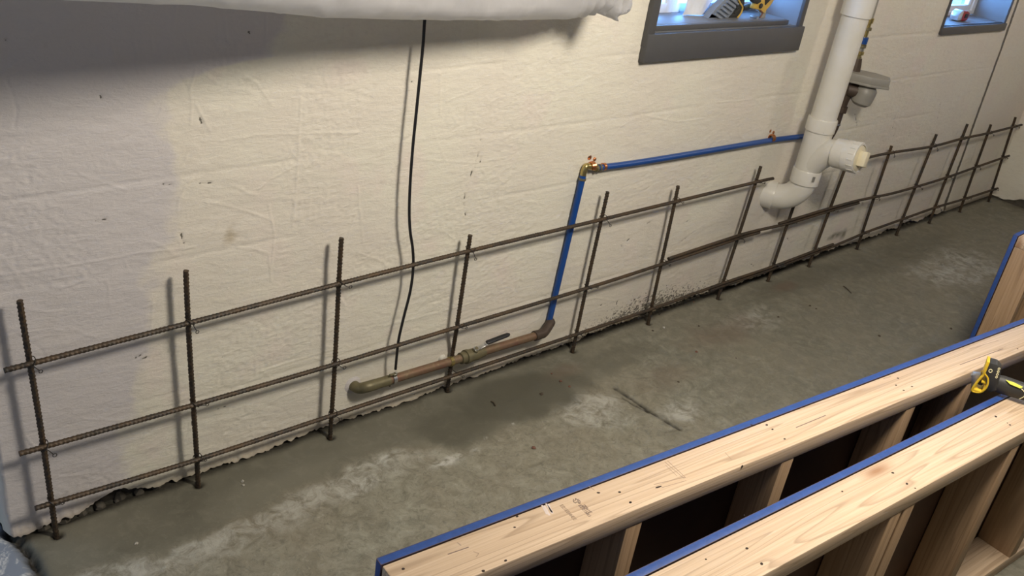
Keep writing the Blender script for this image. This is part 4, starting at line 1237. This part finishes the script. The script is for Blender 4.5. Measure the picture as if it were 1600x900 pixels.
# ------------------------------------------------------------------ black and yellow hand tool across the forms
def build_tool():
    c = FL(1550, 592, 0.635)
    a = math.radians(70)
    L = np.array([math.cos(a), -math.sin(a), 0]); Z = np.array([0, 0, 1.0]); S = np.array([math.sin(a), math.cos(a), 0])   # L handle way, S away from camera
    root = thing('hand_tool', tuple(c), 'black and yellow hand tool lying across the gap with its handle on the nearest form', 'tool')
    P = lambda l, z, s=0.0: c + L * l + Z * z + S * s
    w = 0.034
    # head: flat slab standing up
    prof = [(-0.021, 0.046), (-0.004, 0.047), (0.008, 0.038), (0.012, 0.020), (0.018, -0.018), (0.006, -0.030), (-0.004, -0.026), (-0.008, -0.004), (-0.016, 0.012), (-0.021, 0.018)]
    mb = MB().prism([P(l, z, -w / 2) for l, z in prof], S * w, 'grip', 0.003)
    tag(mb.build('tool_head', root), 'black tool head')
    mb = MB()
    mb.prism([P(l, z, -w / 2 - 0.001) for l, z in [(-0.0275, 0.047), (-0.0205, 0.047), (-0.0195, 0.012), (-0.0255, 0.010)]], S * (w + 0.002), 'yellow', 0.0012)
    # looped guard under it
    lp = [(-0.021, 0.014), (-0.011, 0.006), (-0.006, -0.008), (-0.006, -0.022), (-0.012, -0.036), (-0.022, -0.041), (-0.031, -0.040), (-0.030, -0.024), (-0.026, -0.004)]
    for s in (-w / 2 + 0.002, w / 2 - 0.002):
        mb.tube(catmull([P(l, z, s) for l, z in lp + lp[:1]], 5)[:-1], 0.0030, 'yellow', 8, closed=True)
    mb.box(P(-0.021, -0.037), (0.020, w, 0.007), 'yellow', Matrix((L, S, Z)).transposed(), 0.002)
    mb.box(P(-0.014, -0.010), (0.013, w - 0.004, 0.007), 'yellow', Matrix((L, S, Z)).transposed(), 0.002)
    mb.box(P(-0.009, -0.024), (0.004, w - 0.006, 0.026), 'gold', Matrix((L, S, Z)).transposed(), 0.001)
    tag(mb.build('yellow_guard', root), 'yellow front plate and looped guard')
    mb = MB()
    mb.prism([P(l, z, -0.008) for l, z in [(-0.027, 0.004), (-0.044, -0.002), (-0.047, -0.007), (-0.041, -0.012), (-0.035, -0.041), (-0.030, -0.042)]], S * 0.018, 'steel', 0.001)
    tag(mb.build('metal_jaw', root), 'bare metal jaw')
    mb = MB()
    rings = []
    for l, rz_, rs, dz in [(0.008, .020, .016, -0.006), (0.02, .0235, .018, -0.006), (0.05, .0225, .0175, -0.005), (0.09, .021, .0165, -0.004), (0.14, .0235, .018, -0.003), (0.18, .0225, .0175, -0.003), (0.205, .018, .014, -0.003), (0.212, .010, .008, -0.003)]:
        rings.append([vec(P(l, dz + rz_ * math.sin(t), rs * math.cos(t))) for t in np.linspace(0, 2 * math.pi, 24, endpoint=False)])
    mb.rings(rings, 'grip')
    h = mb.build('handle', root)
    mb = MB()
    for l0 in (0.026, 0.082, 0.135):
        pts = [P(l, -0.004 + z, -s) for l, z, s in [(l0, .0185, .0115), (l0 + .030, .0145, .0145), (l0 + .036, .009, .0172)]]
        mb.prism([P(l0, .0150, -.0128), P(l0 + 0.012, .0095, -.0165), P(l0 + 0.036, .0075, -.0165), P(l0 + .040, .0125, -.0135), P(l0 + .020, .0155, -.0125)], -S * 0.0012 + Z * 0.001, 'lime')
        mb.tube(catmull([P(l, z - 0.004, -s) for l, z, s in [(l0 + .038, .012, .0155), (l0 + .048, .006, .0178), (l0 + .050, -.004, .0182), (l0 + .044, -.016, .0148)]], 5), 0.0011, 'cream', 6)
    tag(mb.build('handle_inlay', h), 'lime and cream inlays')
    # yellow and cream printing on the head
    mb = MB()
    s = -w / 2 - 0.0004
    ring = [P(-0.012 + .0034 * math.cos(t), 0.0265 + .0042 * math.sin(t), s) for t in np.linspace(0, 2 * math.pi, 14, endpoint=False)]
    mb.tube(ring, 0.0011, 'cream', 6, closed=True)
    for k in range(4):
        zz = 0.0385 - k * 0.0075
        rr = [P(0.0030 + 0.0008 * k + .0020 * math.cos(t), zz + .0026 * math.sin(t), s) for t in np.linspace(0, 2 * math.pi, 8, endpoint=False)]
        mb.tube(rr, 0.0010, 'cream', 5, closed=True)
    tag(mb.build('printing', root), 'cream printed characters')
build_tool()

# ------------------------------------------------------------------ things on the window sills
def sheet_on_sill():
    n, m = 26, 22
    V = np.zeros((n, m, 3))
    a, b = W(1066, 26, 0.150), W(1104, 26, 0.150)
    for i in range(n):
        for j in range(m):
            u, t = i / (n - 1), j / (m - 1)
            x0 = a[0] + (b[0] - a[0]) * u
            V[i, j] = (x0 + t * (0.05 + 0.06 * u) + 0.006 * math.sin(t * 9 + u * 3), 0.150 + 0.008 * t + 0.005 * math.sin(u * 7 + t * 4) , zs1 + 0.003 + t * (0.16 + 0.03 * u))
    V[..., 1] += 0.008 * (fbm(V[..., 0] * 30, V[..., 2] * 30, 2, 3) - .5)
    B = V.copy(); B[..., 1] += 0.0015
    ring = np.concatenate([V, B[::-1]], 0)
    me = grid_mesh('plastic_bag', ring, np.ones((2 * n - 1, m - 1), bool), {}, ['bag'])
    o = bpy.data.objects.new('plastic_bag', me); COL.objects.link(o)
    place_origin(o, (a[0], 0.15, zs1))
    tag(o, 'crumpled white plastic film leaning against the sash on the left window sill', 'plastic bag')
sheet_on_sill()

def ribbed_tool():
    root = thing('scrub_brush', (float(W(1130, 28, 0.117)[0]), 0.117, zs1), 'tool with a blue-grey ribbed block and black yellow-trimmed handle on the window sill', 'tool')
    y = 0.104
    Q = lambda px, py, dy=0.0: W(px, py, y + dy)
    T = np.array([0, 0.026, 0])
    mb = MB()
    mb.prism([Q(1106, 29), Q(1119, 13), Q(1146, -14), Q(1158, -8), Q(1147, 18), Q(1138, 28)], T, 'greyfin', 0.002)
    mb.prism([Q(1106, 30), Q(1112, 21), Q(1122, 27), Q(1121, 30)], T * 0.8, 'greyfin', 0.001)
    tag(mb.build('ribbed_block', root), 'blue-grey ribbed block')
    for k in range(6):
        t = k / 5
        a = np.array([1117 + 27 * t * .9, 22 - 24 * t]); d = np.array([12, 9]) * 1.0
        mb = MB().tube([Q(*(a), -0.004), Q(*(a + d), -0.004)], 0.0042, 'greyfin', 8)
        mb.build('rib', root)
    mb = MB()
    mb.prism([Q(1138, 29), Q(1148, 16), Q(1158, -6), Q(1166, -10), Q(1163, 8), Q(1158, 20), Q(1152, 29)], T * 1.15 + np.array([0, 0, 0]), 'grip', 0.003)
    for k in range(4):
        mb.box(Q(1147 + 3.2 * k, 16 - 7 * k, 0.01), (0.030, 0.03, 0.006), 'grip', Matrix.Rotation(-0.5, 3, 'Y'), 0.002)
    tag(mb.build('black_collar', root), 'black ridged collar')
    tag(MB().tube(catmull([Q(1152, -6, -.004), Q(1156, 4, -.006), Q(1160, 11, -.006), Q(1158, 20, -.006), Q(1152, 28, -.004)], 6), 0.0032, 'gold', 8).build('yellow_trim', root), 'yellow trim line')
    tag(MB().tube(catmull([Q(1160, 13, .012), Q(1170, 10, .012), Q(1182, 5, .014), Q(1196, -8, .016), Q(1206, -18, .018)], 6), [0.011] * 12 + [0.012] * 13, 'grip', 12).build('handle', root), 'black handle')
ribbed_tool()

def gold_clamp():
    root = thing('hand_clamp', (float(W(1187, 29, 0.086)[0]), 0.086, zs1), 'black and gold clamp standing at the right end of the window sill', 'clamp')
    y = 0.076
    Q = lambda px, py, dy=0.0: W(px, py, y + dy)
    T = np.array([0, 0.020, 0])
    mb = MB().prism([Q(1178, 14), Q(1182, 2), Q(1190, -8), Q(1208, -14), Q(1211, -2), Q(1204, 9), Q(1198, 14), Q(1194, 22), Q(1190, 15)], T, 'gold', 0.002)
    tag(mb.build('clamp_body', root), 'gold clamp body')
    mb = MB().prism([Q(1179, 4, -.004), Q(1183, -9, -.004), Q(1190, -12, -.004), Q(1190, 3, -.004), Q(1184, 7, -.004)], T * 1.2, 'grip', 0.003)
    mb.prism([Q(1196, 9, -.003), Q(1209, -4, -.003), Q(1214, -12, -.003), Q(1206, -18, -.003), Q(1196, -2, -.003)], T * 1.1, 'grip', 0.003)
    mb.lathe(Q(1188.5, 9, -.004), (0, -1, 0), [(0, .009), (0.004, .009), (.005, .006)], 'grip', 12)
    mb.build('clamp_grip', root)
    tag(MB().tube(catmull([Q(1188, 16, -.002), Q(1191, 21, -.003), Q(1187, 28, -.002)], 5), 0.0030, 'crumb', 8).build('clamp_trigger', root), 'dark red trigger')
    mb = MB().prism([Q(1193, 15, .004), Q(1198, 14, .004), Q(1196, 28, .004), Q(1189, 29, .004)], T * 0.7, 'greyplastic', 0.002)
    mb.build('clamp_jaw', root)
    MB().lathe(Q(1184, 28.0, -.004), (0, 1, 0), [(0, .006), (0.03, .006)], 'steel', 10).build('clamp_screw', root)
gold_clamp()

def tape_measure():
    c = W(1498, 26, 0.120); c[2] = zs2 + 0.0
    root = thing('tape_measure', tuple(c), 'silver and red tape measure lying on the sill of the far right window', 'tape measure')
    P = lambda x, z: (c[0] + x, c[1] - 0.022, zs2_top + z)
    zs2_top = 1.095
    prof = [(-0.052, 0.004), (-0.050, 0.028), (-0.040, 0.046), (-0.018, 0.053), (-0.006, 0.051), (-0.006, 0.002), (-0.044, 0.001)]
    tag(MB().prism([P(*q) for q in prof], (0, 0.044, 0), 'chrome', 0.005).build('silver_case', root), 'silver half of the case')
    prof = [(-0.012, 0.001), (-0.012, 0.051), (0.030, 0.048), (0.066, 0.040), (0.066, 0.026), (0.060, 0.004), (0.05, 0.001)]
    tag(MB().prism([P(*q) for q in prof], (0, 0.045, 0), 'red', 0.005).build('red_case', root), 'red half of the case')
    MB().box((c[0] + 0.066, c[1], zs2_top + 0.006), (0.014, 0.022, 0.004), 'steel', bev=0.001).build('tape_hook', root)
    mb = MB().box((c[0] + 0.028, c[1] - 0.024, zs2_top + 0.026), (0.03, 0.004, 0.020), 'black', bev=0.0015)
    mb.build('side_panel', root)
tape_measure()

# ------------------------------------------------------------------ bits on the floor
def twig(px0, px1, r, label):
    a, b = FL(*px0, 0.003), FL(*px1, 0.003)
    m = (a + b) / 2 + np.array([0.004, 0.003, 0.001])
    o = MB().tube(catmull([a, m, b], 5), r, 'twig', 7).build('twig')
    place_origin(o, m)
    tag(o, label, 'twig')
twig((1318, 447), (1330, 458), 0.0022, 'short dark twig lying on the concrete right of the upright bars')
twig((767, 627), (774, 634), 0.0022, 'tiny dark twig lying on the dark wet patch of floor')
crumbs = [((876, 596), .006, 'crumb'), ((890, 604), .005, 'crumb'), ((862, 584), .004, 'crumb'), ((1084, 472), .004, 'crumb'), ((1020, 517), .005, 'twig'), ((1092, 510), .005, 'twig'), ((1216, 496), .006, 'twig'), ((1265, 478), .006, 'twig'),
          ((1275, 483), .005, 'twig'), ((1374, 525), .006, 'twig'), ((1486, 514), .007, 'twig'), ((1088, 550), .006, 'crumb'), ((834, 700), .007, 'crumb'), ((379, 752), .005, 'pebble'), ((213, 849), .005, 'pebble'), ((380, 758), .004, 'pebble'),
          ((846, 616), .007, 'twig'), ((1060, 597), .005, 'twig'), ((1150, 560), .004, 'twig'), ((1037, 512), .006, 'pebble')]
kinds = {'crumb': ('reddish brick crumb lying on the grey concrete floor', 'red brick crumbs on the floor'), 'twig': ('small dark chip of debris lying on the concrete floor', 'dark chips on the floor'),
         'pebble': ('tiny pale pebble lying on the smooth grey cement', 'pale pebbles on the floor')}
for k, (px, r, m) in enumerate(crumbs):
    p = FL(*px)
    rg = random.Random(k)
    mb = MB().lathe((p[0], p[1], -0.001), (rg.uniform(-.3, .3), rg.uniform(-.3, .3), 1), [(0, r * .8), (r * .4, r), (r * .8, r * .6), (r, r * .1)], m, 6)
    for v in mb.bm.verts: v.co += Vector((rg.uniform(-1, 1), rg.uniform(-1, 1), rg.uniform(-.3, .3))) * r * 0.25
    o = mb.build({'crumb': 'brick_crumb', 'twig': 'debris_chip', 'pebble': 'pebble'}[m])
    place_origin(o, (p[0], p[1], 0))
    tag(o, kinds[m][0], {'crumb': 'crumb', 'twig': 'chip', 'pebble': 'pebble'}[m], kinds[m][1])
